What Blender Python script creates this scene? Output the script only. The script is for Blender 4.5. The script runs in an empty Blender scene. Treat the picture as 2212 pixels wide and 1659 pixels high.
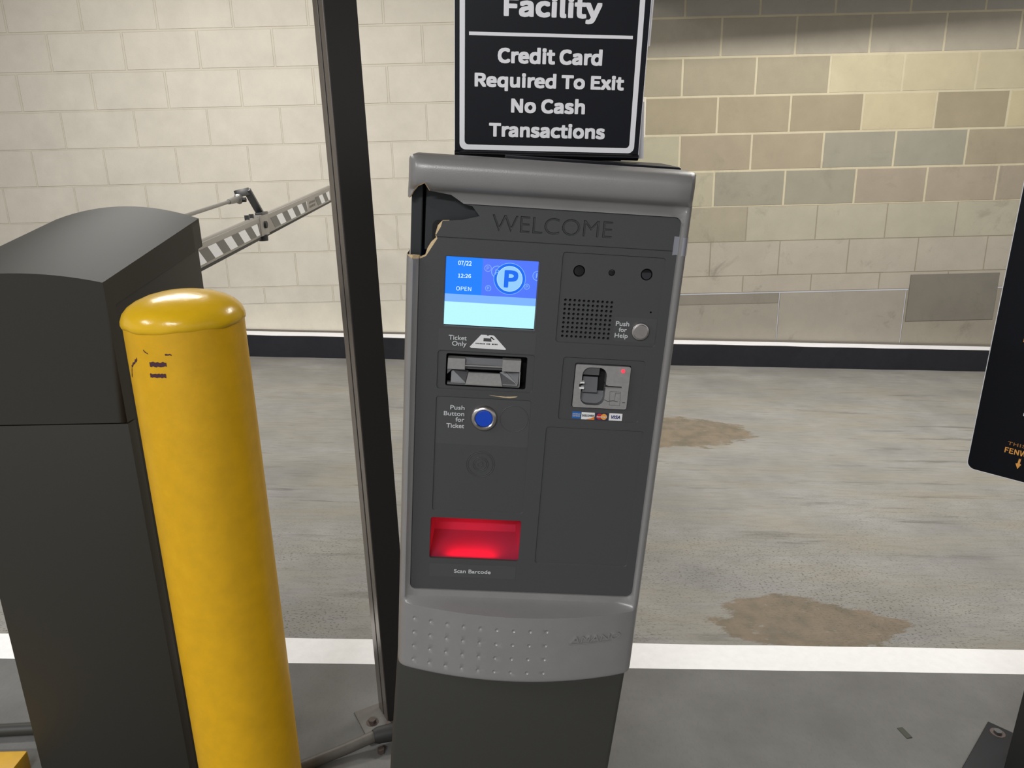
import bpy, bmesh, math, random
from math import sin, cos, pi, radians, sqrt
from mathutils import Vector, Matrix
from mathutils.geometry import delaunay_2d_cdt

random.seed(7)
scene = bpy.context.scene
COL = scene.collection

# ------------------------------------------------------------------ camera
cam_d = bpy.data.cameras.new('camera')
cam_d.sensor_width = 36.0
cam_d.lens = 1661.0 / 2212.0 * 36.0
cam_d.clip_start = 0.02
cam = bpy.data.objects.new('camera', cam_d)
COL.objects.link(cam)
_p, _r = radians(16.9), radians(1.35)
_F = Vector((0, cos(_p), -sin(_p)))
_U0 = Vector((0, sin(_p), cos(_p)))
_R0 = Vector((1, 0, 0))
_R = cos(_r) * _R0 - sin(_r) * _U0
_U = cos(_r) * _U0 + sin(_r) * _R0
CM = Matrix((_R, _U, -_F)).transposed().to_4x4()
CM.translation = Vector((0, 0, 1.24))
cam.matrix_world = CM
scene.camera = cam

# ------------------------------------------------------------------ view, world, lights
scene.view_settings.view_transform = 'Standard'
scene.view_settings.look = 'None'
scene.view_settings.gamma = 1.0
scene.view_settings.exposure = 0.15
scene.view_settings.use_curve_mapping = False
world = bpy.data.worlds.new('garage_air')
scene.world = world
world.use_nodes = True
world.node_tree.nodes['Background'].inputs[0].default_value = (0.95, 0.95, 1.0, 1)
world.node_tree.nodes['Background'].inputs[1].default_value = 0.42

WARM = (1.0, 0.975, 0.93)
COOL = (0.95, 0.97, 1.0)
# name, location, size x, size y, watts, colour
LIGHTS = [
    ((-1.45, 3.1, 2.62), 1.2, 0.40, 38, WARM),
    ((1.65, 3.1, 2.62), 1.2, 0.40, 56, WARM),
    ((-2.7, -0.5, 2.62), 0.16, 1.2, 54, COOL),
    ((3.9, 2.6, 2.62), 0.60, 1.2, 22, WARM),
    ((-0.8, -2.0, 2.62), 1.2, 0.16, 100, COOL),  # unseen lamp added behind the camera to light the machine front
]


# ------------------------------------------------------------------ helpers
WM = {}


def s2l(c):
    c = c / 255.0
    return c / 12.92 if c <= 0.04045 else ((c + 0.055) / 1.055) ** 2.4


def rgb(*c):
    return (s2l(c[0]), s2l(c[1]), s2l(c[2]), 1.0)


def mat(name, col, rough=0.5, metal=0.0, noise=None, bump=None, spec=0.5, coat=0.0, attr=None, emit=None, alpha=1.0, trans=0.0):
    m = bpy.data.materials.new(name)
    m.use_nodes = True
    nt = m.node_tree
    b = nt.nodes['Principled BSDF']
    b.inputs['Base Color'].default_value = rgb(*col)
    b.inputs['Roughness'].default_value = rough
    b.inputs['Metallic'].default_value = metal
    b.inputs['Specular IOR Level'].default_value = spec
    b.inputs['Coat Weight'].default_value = coat
    b.inputs['Alpha'].default_value = alpha
    b.inputs['Transmission Weight'].default_value = trans
    if emit:
        b.inputs['Emission Color'].default_value = rgb(*col)
        b.inputs['Emission Strength'].default_value = emit
        b.inputs['Base Color'].default_value = (0.01, 0.01, 0.01, 1)
    tc = nt.nodes.new('ShaderNodeTexCoord')
    src = None
    if attr:
        a = nt.nodes.new('ShaderNodeAttribute')
        a.attribute_name = attr
        src = a.outputs['Color']
    if noise:
        sc, amt = noise
        n = nt.nodes.new('ShaderNodeTexNoise')
        n.inputs['Scale'].default_value = sc
        n.inputs['Detail'].default_value = 6
        n.inputs['Roughness'].default_value = 0.65
        nt.links.new(tc.outputs['Object'], n.inputs['Vector'])
        mr = nt.nodes.new('ShaderNodeMapRange')
        mr.inputs[1].default_value = 0.3
        mr.inputs[2].default_value = 0.7
        mr.inputs[3].default_value = 1 - amt
        mr.inputs[4].default_value = 1 + amt
        nt.links.new(n.outputs['Fac'], mr.inputs[0])
        mx = nt.nodes.new('ShaderNodeVectorMath')
        mx.operation = 'SCALE'
        if src:
            nt.links.new(src, mx.inputs[0])
        else:
            mx.inputs[0].default_value = rgb(*col)[:3]
        nt.links.new(mr.outputs[0], mx.inputs['Scale'])
        src = mx.outputs[0]
    if src:
        nt.links.new(src, b.inputs['Base Color'])
    if bump:
        sc, st = bump
        n2 = nt.nodes.new('ShaderNodeTexNoise')
        n2.inputs['Scale'].default_value = sc
        n2.inputs['Detail'].default_value = 4
        nt.links.new(tc.outputs['Object'], n2.inputs['Vector'])
        bp = nt.nodes.new('ShaderNodeBump')
        bp.inputs['Strength'].default_value = st
        bp.inputs['Distance'].default_value = 0.002
        nt.links.new(n2.outputs['Fac'], bp.inputs['Height'])
        nt.links.new(bp.outputs['Normal'], b.inputs['Normal'])
    return m


def place(o, parent, M):
    COL.objects.link(o)
    WM[o.name] = M.copy()
    if parent is not None:
        o.parent = parent
        o.matrix_basis = WM[parent.name].inverted() @ M
    else:
        o.matrix_basis = M
    return o


def thing(name, label, cat, M=None, group=None):
    o = bpy.data.objects.new(name, None)
    o.empty_display_size = 0.1
    place(o, None, M if M is not None else Matrix())
    o['label'] = label
    o['category'] = cat
    if group:
        o['group'] = group
    return o


def tag(o, label, cat, group=None):
    o['label'] = label
    o['category'] = cat
    if group:
        o['group'] = group
    return o


def T(x, y, z):
    return Matrix.Translation((x, y, z))


class MB:
    """collects geometry with several materials and links it as one mesh object"""

    def __init__(s):
        s.v, s.f, s.m, s.mats = [], [], [], []

    def mi(s, m):
        if m not in s.mats:
            s.mats.append(m)
        return s.mats.index(m)

    def add(s, vs, fs, m, M=None):
        o = len(s.v)
        i = s.mi(m)
        for p in vs:
            p = Vector(p)
            s.v.append(M @ p if M is not None else p)
        for f in fs:
            s.f.append([o + k for k in f])
            s.m.append(i)
        return s

    def box(s, a, b, m, bev=0.0, M=None, seg=2):
        bm = bmesh.new()
        vs = [bm.verts.new(((a[0], b[0])[i], (a[1], b[1])[j], (a[2], b[2])[k])) for i in (0, 1) for j in (0, 1) for k in (0, 1)]
        for q in ((0, 1, 3, 2), (4, 6, 7, 5), (0, 4, 5, 1), (2, 3, 7, 6), (0, 2, 6, 4), (1, 5, 7, 3)):
            bm.faces.new([vs[k] for k in q])
        bmesh.ops.recalc_face_normals(bm, faces=bm.faces)
        if bev:
            bmesh.ops.bevel(bm, geom=list(bm.edges), offset=bev, segments=seg, affect='EDGES', profile=0.5)
        s.bm(bm, m, M)
        bm.free()
        return s

    def bm(s, bm, m, M=None):
        bm.verts.index_update()
        s.add([v.co.copy() for v in bm.verts], [[v.index for v in f.verts] for f in bm.faces], m, M)
        return s

    def hexa(s, P, m, bev=0.0, M=None, seg=2):
        """box from 8 corners: bottom ring of four, top ring of four"""
        bm = bmesh.new()
        vs = [bm.verts.new(p) for p in P]
        for q in ((3, 2, 1, 0), (4, 5, 6, 7), (0, 1, 5, 4), (1, 2, 6, 5), (2, 3, 7, 6), (3, 0, 4, 7)):
            bm.faces.new([vs[k] for k in q])
        bmesh.ops.recalc_face_normals(bm, faces=bm.faces)
        if bev:
            bmesh.ops.bevel(bm, geom=list(bm.edges), offset=bev, segments=seg, affect='EDGES', profile=0.5)
        s.bm(bm, m, M)
        bm.free()
        return s

    def poly(s, pts, z0, z1, m, M=None):
        """prism over a 2D outline between z0 and z1 (z1 faces +z)"""
        n = len(pts)
        vs = [(p[0], p[1], z0) for p in pts] + [(p[0], p[1], z1) for p in pts]
        fs = [list(range(n, 2 * n)), list(range(n - 1, -1, -1))]
        fs += [[i, (i + 1) % n, n + (i + 1) % n, n + i] for i in range(n)]
        return s.add(vs, fs, m, M)

    def lathe(s, prof, m, n=48, M=None):
        vs, fs = [], []
        rings = []
        for (r, z) in prof:
            if r < 1e-7:
                rings.append([len(vs)])
                vs.append((0, 0, z))
            else:
                rings.append(list(range(len(vs), len(vs) + n)))
                vs += [(r * cos(2 * pi * k / n), r * sin(2 * pi * k / n), z) for k in range(n)]
        for A, B in zip(rings, rings[1:]):
            if len(A) == 1 and len(B) == 1:
                continue
            for k in range(n):
                k2 = (k + 1) % n
                if len(A) == 1:
                    fs.append([A[0], B[k2], B[k]][::-1])
                elif len(B) == 1:
                    fs.append([A[k], A[k2], B[0]])
                else:
                    fs.append([A[k], A[k2], B[k2], B[k]])
        return s.add(vs, fs, m, M)

    def tube(s, path, r, m, n=16, M=None):
        path = [Vector(p) for p in path]
        rings, vs, fs = [], [], []
        up = Vector((0, 0, 1))
        for i, p in enumerate(path):
            d = (path[min(i + 1, len(path) - 1)] - path[max(i - 1, 0)]).normalized()
            a = d.cross(up)
            if a.length < 1e-3:
                a = d.cross(Vector((1, 0, 0)))
            a.normalize()
            b = a.cross(d)
            rr = r[i] if isinstance(r, (list, tuple)) else r
            rings.append(list(range(len(vs), len(vs) + n)))
            vs += [p + a * rr * cos(2 * pi * k / n) + b * rr * sin(2 * pi * k / n) for k in range(n)]
        for A, B in zip(rings, rings[1:]):
            fs += [[A[k], A[(k + 1) % n], B[(k + 1) % n], B[k]] for k in range(n)]
        fs += [rings[0][::-1], rings[-1]]
        return s.add(vs, fs, m, M)

    def build(s, name, parent=None, M=None, smooth=None):
        me = bpy.data.meshes.new(name)
        me.from_pydata([tuple(v) for v in s.v], [], s.f)
        for m in s.mats:
            me.materials.append(m)
        me.polygons.foreach_set('material_index', s.m)
        me.update()
        if smooth is not None:
            bm = bmesh.new()
            bm.from_mesh(me)
            bmesh.ops.remove_doubles(bm, verts=bm.verts, dist=1e-6)
            for f in bm.faces:
                f.smooth = True
            for e in bm.edges:
                if len(e.link_faces) == 2 and e.calc_face_angle(0) > radians(smooth):
                    e.smooth = False
            bm.to_mesh(me)
            bm.free()
        o = bpy.data.objects.new(name, me)
        place(o, parent, M if M is not None else (WM[parent.name] if parent else Matrix()))
        return o


def circle(cx, cy, r, n=32, a0=0.0):
    return [(cx + r * cos(a0 + 2 * pi * k / n), cy + r * sin(a0 + 2 * pi * k / n)) for k in range(n)]


def rrect(x0, y0, x1, y1, r, n=5):
    pts = []
    for cx, cy, a in ((x1 - r, y1 - r, 0), (x0 + r, y1 - r, 90), (x0 + r, y0 + r, 180), (x1 - r, y0 + r, 270)):
        pts += [(cx + r * cos(radians(a + 90 * k / n)), cy + r * sin(radians(a + 90 * k / n))) for k in range(n + 1)]
    return pts


def mm(pts):
    return [(p[0] / 1000.0, p[1] / 1000.0) for p in pts]


_fc = {}
FONT = None
for _f in ('Noto Sans CJK Regular.woff2', 'Inter.woff2'):
    try:
        FONT = bpy.data.fonts.load(bpy.utils.resource_path('LOCAL') + '/datafiles/fonts/' + _f)
        break
    except Exception:
        FONT = None


PLAIN = [False]      # True: the built-in humanist face, False: the grotesque one


def font_mesh(txt, offset=0.0, res=4):
    key = (txt, offset, res, PLAIN[0])
    if key in _fc:
        return _fc[key]
    cu = bpy.data.curves.new('t', 'FONT')
    cu.body = txt
    cu.size = 1.0
    cu.offset = offset
    if FONT is not None and not PLAIN[0]:
        cu.font = FONT
    cu.resolution_u = res
    ob = bpy.data.objects.new('t', cu)
    COL.objects.link(ob)
    dg = bpy.context.evaluated_depsgraph_get()
    me = bpy.data.meshes.new_from_object(ob.evaluated_get(dg))
    vs = [v.co.copy() for v in me.vertices]
    fs = [list(p.vertices) for p in me.polygons]
    bpy.data.objects.remove(ob)
    bpy.data.curves.remove(cu)
    bpy.data.meshes.remove(me)
    # merge and close the slits where strokes of a letter overlap
    ids, uniq, remap = {}, [], []
    for v in vs:
        k = (round(v.x, 5), round(v.y, 5))
        if k not in ids:
            ids[k] = len(uniq)
            uniq.append(v)
        remap.append(ids[k])
    vs = uniq
    fs = [[remap[i] for i in f] for f in fs]
    fs = [f for f in fs if len(set(f)) == len(f)]
    _fc[key] = (vs, fs)
    return vs, fs


CAPH = {}


def layers(vs, fs):
    """index of the separate stroke each vertex belongs to"""
    par = list(range(len(vs)))

    def find(i):
        while par[i] != i:
            par[i] = par[par[i]]
            i = par[i]
        return i
    for f in fs:
        for i in f[1:]:
            par[find(i)] = find(f[0])
    ids = {}
    return [ids.setdefault(find(i), len(ids)) for i in range(len(vs))]


def text_xy(txt, x0, y0, width, cap, offset=0.0, shear=0.0, res=4, centre=False):
    """text fitted to a width and a cap height, baseline at y0; returns 2D verts and faces"""
    if PLAIN[0] not in CAPH:
        CAPH[PLAIN[0]] = max(v.y for v in font_mesh('H')[0])
    vs, fs = font_mesh(txt, offset, res)
    a, b = min(v.x for v in vs), max(v.x for v in vs)
    sx = width / (b - a)
    sy = cap / (CAPH[PLAIN[0]] + 2 * offset)
    out = [(x0 + (v.x - a) * sx + shear * (v.y + offset) * sy, y0 + (v.y + offset) * sy) for v in vs]
    return out, fs


def add_text(mb, txt, x0, y0, width, cap, z, m, offset=0.0, shear=0.0, M=None):
    """offset > 0 thickens the strokes by that fraction of the letter size"""
    sz = cap / 0.73
    r = offset * sz
    vs, fs = text_xy(txt, x0 + r, y0 + r, width - 2 * r, cap - 2 * r, 0.0, shear)
    ly = layers(vs, fs)
    up = [1.0e-5 * (l % 5) for l in ly]
    mb.add([(p[0], p[1], z + u) for p, u in zip(vs, up)], fs, m, M)
    if r > 0:
        for k in range(8):
            a = pi / 4 * k
            q = r * (1.25 if k % 2 else 1.0)
            mb.add([(p[0] + q * cos(a), p[1] + q * sin(a), z + 6e-5 * (k + 1) + u) for p, u in zip(vs, up)], fs, m, M)


# ------------------------------------------------------------------ plate with holes (constrained triangulation)
def inside(pts, x, y):
    c = False
    n = len(pts)
    j = n - 1
    for i in range(n):
        xi, yi = pts[i]
        xj, yj = pts[j]
        if (yi > y) != (yj > y) and x < (xj - xi) * (y - yi) / (yj - yi) + xi:
            c = not c
        j = i
    return c


def bbox(p):
    return min(a[0] for a in p), min(a[1] for a in p), max(a[0] for a in p), max(a[1] for a in p)


def triangulate(outer, holes, loops=(), points=(), edges=(), extra_cut=()):
    vs, es = [], []

    def loop(L, closed=True):
        o = len(vs)
        vs.extend(Vector(p) for p in L)
        n = len(L)
        for i in range(n if closed else n - 1):
            es.append((o + i, o + (i + 1) % n))
    loop(outer)
    for h_ in holes:
        loop(h_)
    for h_ in extra_cut:
        loop(h_)
    for L in loops:
        loop(L)
    o = len(vs)
    for (pv, pe) in edges:
        o = len(vs)
        vs.extend(Vector(p) for p in pv)
        es.extend((o + a, o + b) for a, b in pe)
    vs.extend(Vector(p) for p in points)
    r = delaunay_2d_cdt(vs, es, [], 0, 1e-7)
    V, Fc = r[0], r[2]
    cuts = [(h_, bbox(h_)) for h_ in list(holes) + list(extra_cut)]
    ob = bbox(outer)
    out = []
    for f in Fc:
        cx = sum(V[i].x for i in f) / 3
        cy = sum(V[i].y for i in f) / 3
        if not (ob[0] < cx < ob[2] and ob[1] < cy < ob[3]) or not inside(outer, cx, cy):
            continue
        bad = False
        for h_, b in cuts:
            if b[0] < cx < b[2] and b[1] < cy < b[3] and inside(h_, cx, cy):
                bad = True
                break
        if not bad:
            out.append(list(f))
    return [(v.x, v.y) for v in V], out


def boundary(fs):
    cnt = {}
    for f in fs:
        for i in range(len(f)):
            a, b = f[i], f[(i + 1) % len(f)]
            cnt[(a, b)] = 1
    return [(a, b) for (a, b) in cnt if (b, a) not in cnt]


def densify(L, step, closed=True):
    out = []
    n = len(L)
    for i in range(n if closed else n - 1):
        a, b = L[i], L[(i + 1) % n]
        d = math.hypot(b[0] - a[0], b[1] - a[1])
        k = max(1, int(d / step))
        out += [(a[0] + (b[0] - a[0]) * t / k, a[1] + (b[1] - a[1]) * t / k) for t in range(k)]
    if not closed:
        out.append(L[-1])
    return out


def interp(tab, x):
    if x <= tab[0][0]:
        return tab[0][1]
    for (a, va), (b, vb) in zip(tab, tab[1:]):
        if x <= b:
            return va + (vb - va) * (x - a) / (b - a)
    return tab[-1][1]


def sstep(a, b, x):
    t = min(1, max(0, (x - a) / (b - a)))
    return t * t * (3 - 2 * t)


def sd_rr(x, y, a, b, c, d, r):
    cx, cy = (a + c) / 2, (b + d) / 2
    qx, qy = abs(x - cx) - (c - a) / 2 + r, abs(y - cy) - (d - b) / 2 + r
    return math.hypot(max(qx, 0), max(qy, 0)) + min(max(qx, qy), 0) - r


def seg_dist(p, a, b):
    dx, dy = b[0] - a[0], b[1] - a[1]
    L = dx * dx + dy * dy
    t = 0 if L == 0 else max(0, min(1, ((p[0] - a[0]) * dx + (p[1] - a[1]) * dy) / L))
    return math.hypot(p[0] - a[0] - t * dx, p[1] - a[1] - t * dy)


# ------------------------------------------------------------------ materials
M_SILVER = mat('silver_paint', (148, 145, 142), 0.38, 0.25, noise=(14, 0.05), bump=(900, 0.10))
M_PANEL = mat('charcoal_panel_paint', (68, 68, 68), 0.55, 0.0, noise=(900, 0.05), bump=(1500, 0.15))
M_STICK = mat('charcoal_vinyl', (74, 74, 74), 0.42)
M_INNER = mat('black_inner_metal', (44, 46, 46), 0.5, 0.2)
M_BLACK = mat('black_void', (9, 9, 10), 0.7)
M_TORN = mat('torn_fibreglass', (208, 182, 140), 0.8, noise=(300, 0.15))
M_PED = mat('pedestal_dark_paint', (57, 56, 51), 0.5, 0.0, noise=(700, 0.05), bump=(1200, 0.15))
M_PRINT = mat('pale_grey_print', (200, 200, 200), 0.6)
M_WHITE = mat('white_print', (235, 233, 230), 0.5)
M_CHROME = mat('brushed_steel', (205, 200, 195), 0.28, 1.0, noise=(60, 0.08))
M_CAST = mat('grey_cast_metal', (160, 158, 154), 0.42, 0.35, noise=(250, 0.08))
M_CASTD = mat('dark_cast_metal', (105, 105, 106), 0.45, 0.35)
M_BLUE = mat('blue_button', (10, 70, 190), 0.35)
M_SIGN = mat('black_sign_face', (10, 12, 20), 0.4, spec=0.3)
M_GLOSS = mat('gloss_black_acrylic', (14, 14, 18), 0.08, coat=0.5)
M_SWHITE = mat('sign_white_vinyl', (250, 247, 247), 0.45)
M_YEL = mat('yellow_bollard_paint', (226, 172, 18), 0.42, noise=(35, 0.07), bump=(60, 0.12))
M_YELC = mat('yellow_cap_gloss_paint', (232, 184, 26), 0.24, noise=(30, 0.05), bump=(40, 0.4))
M_PURP = mat('purple_marker', (72, 38, 52), 0.6)
M_CAB = mat('cabinet_grey_paint', (52, 50, 44), 0.58, 0.0, noise=(500, 0.03), bump=(900, 0.05), spec=0.3)
M_POST = mat('black_post_metal', (40, 39, 37), 0.45, 0.0)
M_POSTE = mat('dark_anodised_edge', (140, 132, 126), 0.25, 0.8)
M_STEEL = mat('galvanised_steel', (150, 148, 145), 0.4, 0.7, noise=(120, 0.1))
M_STEELD = mat('dark_bracket_steel', (92, 92, 92), 0.4, 0.5)
M_ARMAL = mat('arm_aluminium', (158, 153, 147), 0.4, 0.3)
M_ARMW = mat('arm_white_tape', (246, 246, 246), 0.45)
M_ARMG = mat('arm_grey_tape', (108, 106, 102), 0.45)
M_RUB = mat('black_rubber', (45, 44, 43), 0.6)
M_CONC = mat('conduit_grey', (92, 88, 82), 0.5, noise=(60, 0.12))
M_RUST = mat('rusty_bolt', (88, 76, 70), 0.6, 0.3, noise=(200, 0.2))
M_ORANGE = mat('orange_print', (250, 176, 84), 0.5)
M_ORANGED = mat('amber_dim_print', (176, 120, 62), 0.5)


# ------------------------------------------------------------------ room shell
def floor_z(x):
    return 0.0405 - 0.046 * x


FT = Matrix.Translation((0, 0, 0.0405)) @ Matrix.Rotation(math.atan(0.046), 4, 'Y')
# floor frame: x along the ramp, z is its normal


def struct(o):
    o['kind'] = 'structure'
    return o


def floor_material():
    m = bpy.data.materials.new('concrete_floor')
    m.use_nodes = True
    nt = m.node_tree
    N, L = nt.nodes, nt.links
    b = N['Principled BSDF']
    b.inputs['Roughness'].default_value = 0.75
    tc = N.new('ShaderNodeTexCoord')
    sep = N.new('ShaderNodeSeparateXYZ')
    L.new(tc.outputs['Object'], sep.inputs[0])

    def noise(scale, detail=5, rough=0.6, sc=(1, 1, 1), loc=(0, 0, 0)):
        mp = N.new('ShaderNodeMapping')
        mp.inputs['Scale'].default_value = sc
        mp.inputs['Location'].default_value = loc
        L.new(tc.outputs['Object'], mp.inputs[0])
        n = N.new('ShaderNodeTexNoise')
        n.inputs['Scale'].default_value = scale
        n.inputs['Detail'].default_value = detail
        n.inputs['Roughness'].default_value = rough
        L.new(mp.outputs[0], n.inputs['Vector'])
        return n.outputs['Fac']

    def math_(op, a, b_=None, c=None):
        n = N.new('ShaderNodeMath')
        n.operation = op
        for i, q in enumerate((a, b_, c)):
            if q is None:
                continue
            if isinstance(q, (int, float)):
                n.inputs[i].default_value = q
            else:
                L.new(q, n.inputs[i])
        return n.outputs[0]

    def ramp(x, a, b_, lo=0.0, hi=1.0):
        n = N.new('ShaderNodeMapRange')
        n.inputs[1].default_value = a
        n.inputs[2].default_value = b_
        n.inputs[3].default_value = lo
        n.inputs[4].default_value = hi
        L.new(x, n.inputs[0])
        return n.outputs[0]

    def mix(f, a, b_):
        n = N.new('ShaderNodeMix')
        n.data_type = 'RGBA'
        L.new(f, n.inputs[0])
        for i, q in ((6, a), (7, b_)):
            if isinstance(q, tuple):
                n.inputs[i].default_value = q
            else:
                L.new(q, n.inputs[i])
        return n.outputs[2]
    X, Y = sep.outputs[0], sep.outputs[1]
    # lane concrete: broom streaks run along x
    base = mix(ramp(noise(3.0, 6), 0.35, 0.65), rgb(132, 131, 128), rgb(156, 154, 150))
    base = mix(ramp(noise(5.5, 4, sc=(0.35, 1.3, 1), loc=(3, 1, 0)), 0.4, 0.75), base, rgb(146, 141, 128))
    base = mix(math_('MULTIPLY', ramp(noise(60, 4, sc=(0.18, 1, 1)), 0.45, 0.75), 0.45), base, rgb(120, 116, 108))
    # tyre streaks along the lane
    band = math_('MULTIPLY', ramp(noise(10, 5, 0.7, sc=(0.16, 1.6, 1), loc=(0, 4, 0)), 0.56, 0.66), ramp(noise(1.3, 2, loc=(7, 0, 0)), 0.35, 0.6))
    base = mix(math_('MULTIPLY', band, 0.62), base, rgb(88, 85, 80))
    scuff = math_('MULTIPLY', ramp(noise(26, 6, 0.72, sc=(0.22, 1.3, 1), loc=(2, 9, 0)), 0.60, 0.68), ramp(noise(1.7, 3, loc=(0, 7, 0)), 0.42, 0.6))
    base = mix(math_('MULTIPLY', scuff, 0.6), base, rgb(84, 80, 74))
    # greasy dark strip at the foot of the far kerb
    kb = math_('MULTIPLY', ramp(Y, 3.75, 4.25), ramp(noise(4, 5, sc=(0.5, 1, 1)), 0.35, 0.6))
    base = mix(math_('MULTIPLY', kb, 0.55), base, rgb(112, 110, 108))
    # open pores, in a wide patch just beyond the white line
    v = N.new('ShaderNodeTexNoise')
    v.inputs['Scale'].default_value = 210
    v.inputs['Detail'].default_value = 2
    mp = N.new('ShaderNodeMapping')
    mp.inputs['Scale'].default_value = (0.55, 1, 1)
    L.new(tc.outputs['Object'], mp.inputs[0])
    L.new(mp.outputs[0], v.inputs['Vector'])
    gate = math_('MULTIPLY', ramp(Y, 2.9, 1.9), ramp(noise(2.2, 3, loc=(0.6, 0, 0)), 0.38, 0.62, 0.25, 1.0))
    pores = math_('MULTIPLY', ramp(v.outputs['Fac'], 0.58, 0.64), gate)
    base = mix(math_('MULTIPLY', pores, 0.75), base, rgb(78, 74, 66))

    # two brown stains with ragged edges
    def stain(base, cx, cy, rx, ry, seed, colr, amt):
        dx = math_('DIVIDE', math_('SUBTRACT', X, cx), rx)
        dy = math_('DIVIDE', math_('SUBTRACT', Y, cy), ry)
        d = math_('SQRT', math_('ADD', math_('MULTIPLY', dx, dx), math_('MULTIPLY', dy, dy)))
        d = math_('ADD', d, math_('MULTIPLY', math_('SUBTRACT', noise(9, 6, 0.7, sc=(0.5, 1.2, 1), loc=(seed, 0, 0)), 0.5), 1.5))
        f = math_('MULTIPLY', ramp(d, 1.0, 0.93), amt)
        c = mix(ramp(noise(14, 4, loc=(seed, 2, 0)), 0.4, 0.65), colr, rgb(98, 88, 68))
        f = math_('MULTIPLY', f, ramp(noise(30, 5, 0.7, sc=(0.5, 1, 1), loc=(seed, 5, 0)), 0.66, 0.60, 0.35, 1.0))
        return mix(f, base, c)
    base = stain(base, 0.74, 3.26, 0.34, 0.20, 3.0, rgb(126, 110, 88), 0.78)
    base = stain(base, 0.78, 1.79, 0.26, 0.125, 11.0, rgb(126, 108, 86), 0.78)
    # smoother sealed slab on this side of the white line
    isl = mix(ramp(noise(6, 5), 0.35, 0.65), rgb(104, 103, 100), rgb(116, 115, 112))
    isl = mix(math_('MULTIPLY', ramp(noise(170, 3, sc=(1, .4, 1)), 0.5, 0.75), 0.3), isl, rgb(92, 90, 86))
    near = ramp(Y, 1.632, 1.628)
    col = mix(near, base, isl)
    L.new(col, b.inputs['Base Color'])
    h1 = math_('ADD', math_('MULTIPLY', noise(160, 4, sc=(0.3, 1, 1)), 0.5), math_('MULTIPLY', pores, -1.2))
    bp = N.new('ShaderNodeBump')
    bp.inputs['Strength'].default_value = 0.35
    bp.inputs['Distance'].default_value = 0.003
    L.new(math_('MULTIPLY', h1, ramp(Y, 1.60, 1.64, 0.12, 1.0)), bp.inputs['Height'])
    L.new(bp.outputs['Normal'], b.inputs['Normal'])
    return m


M_FLOOR = floor_material()
mb = MB()
mb.add([(-7, -4, 0), (7, -4, 0), (7, 4.6, 0), (-7, 4.6, 0), (-7, -4, -0.1), (7, -4, -0.1), (7, 4.6, -0.1), (-7, 4.6, -0.1)],
       [(0, 1, 2, 3), (7, 6, 5, 4), (0, 4, 5, 1), (1, 5, 6, 2), (2, 6, 7, 3), (3, 7, 4, 0)], M_FLOOR)
struct(mb.build('floor', None, FT))

# white line painted across
M_LINE = mat('white_road_paint', (248, 247, 246), 0.6, noise=(40, 0.035), bump=(150, 0.2))
mb = MB()
y0, y1 = 1.587, 1.686
n = 90
top = [(-6 + 12 * k / n, y1 + random.uniform(-.0012, .0012) + .001 * sin(k)) for k in range(n + 1)]
bot = [(-6 + 12 * k / n, y0 + random.uniform(-.0008, .0008)) for k in range(n + 1)]
vs = [(x, y, 0.0004) for x, y in top] + [(x, y, 0.0004) for x, y in bot]
fs = [(n + 1 + k, n + 2 + k, k + 1, k) for k in range(n)]
mb.add(vs, fs, M_LINE)
o = mb.build('trim_1', None, FT)
struct(o)
o['label'] = 'white painted line across the concrete floor'

# far kerb against the wall, black painted front and white painted top
M_KBLK = mat('black_kerb_paint', (29, 31, 38), 0.5, noise=(25, 0.2), bump=(50, 0.2))
M_KWHT = mat('white_kerb_paint', (248, 247, 250), 0.6, noise=(20, 0.03))
mb = MB()
n = 120
yk, yw, hk = 4.40, 4.53, 0.128
for k in range(n):
    xa, xb = -6.5 + 13 * k / n, -6.5 + 13 * (k + 1) / n
    wa = 0.003 * sin(k * 1.7) + 0.002 * sin(k * .61 + 1)
    wb = 0.003 * sin((k + 1) * 1.7) + 0.002 * sin((k + 1) * .61 + 1)
    mb.add([(xa, yk + wa, -0.01), (xb, yk + wb, -0.01), (xb, yk, hk), (xa, yk, hk)], [(0, 1, 2, 3)], M_KBLK)
    # the black paint laps a little over the edge
    mb.add([(xa, yk, hk), (xb, yk, hk), (xb, yk + .012 + wb * 1.5, hk), (xa, yk + .012 + wa * 1.5, hk)], [(0, 1, 2, 3)], M_KBLK)
    mb.add([(xa, yk + .012 + wa * 1.5, hk), (xb, yk + .012 + wb * 1.5, hk), (xb, yw, hk), (xa, yw, hk)], [(0, 1, 2, 3)], M_KWHT)
struct(mb.build('trim_2', None, FT))

# dark strip added for the shadow line in the wall foot joint
M_JSHADE = mat('joint_shade_strip', (112, 106, 96), 0.8)
mb = MB()
mb.box((-6.5, 4.509, hk), (6.5, 4.53, hk + .010), M_JSHADE, .003)
struct(mb.build('trim_3', None, FT))


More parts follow.
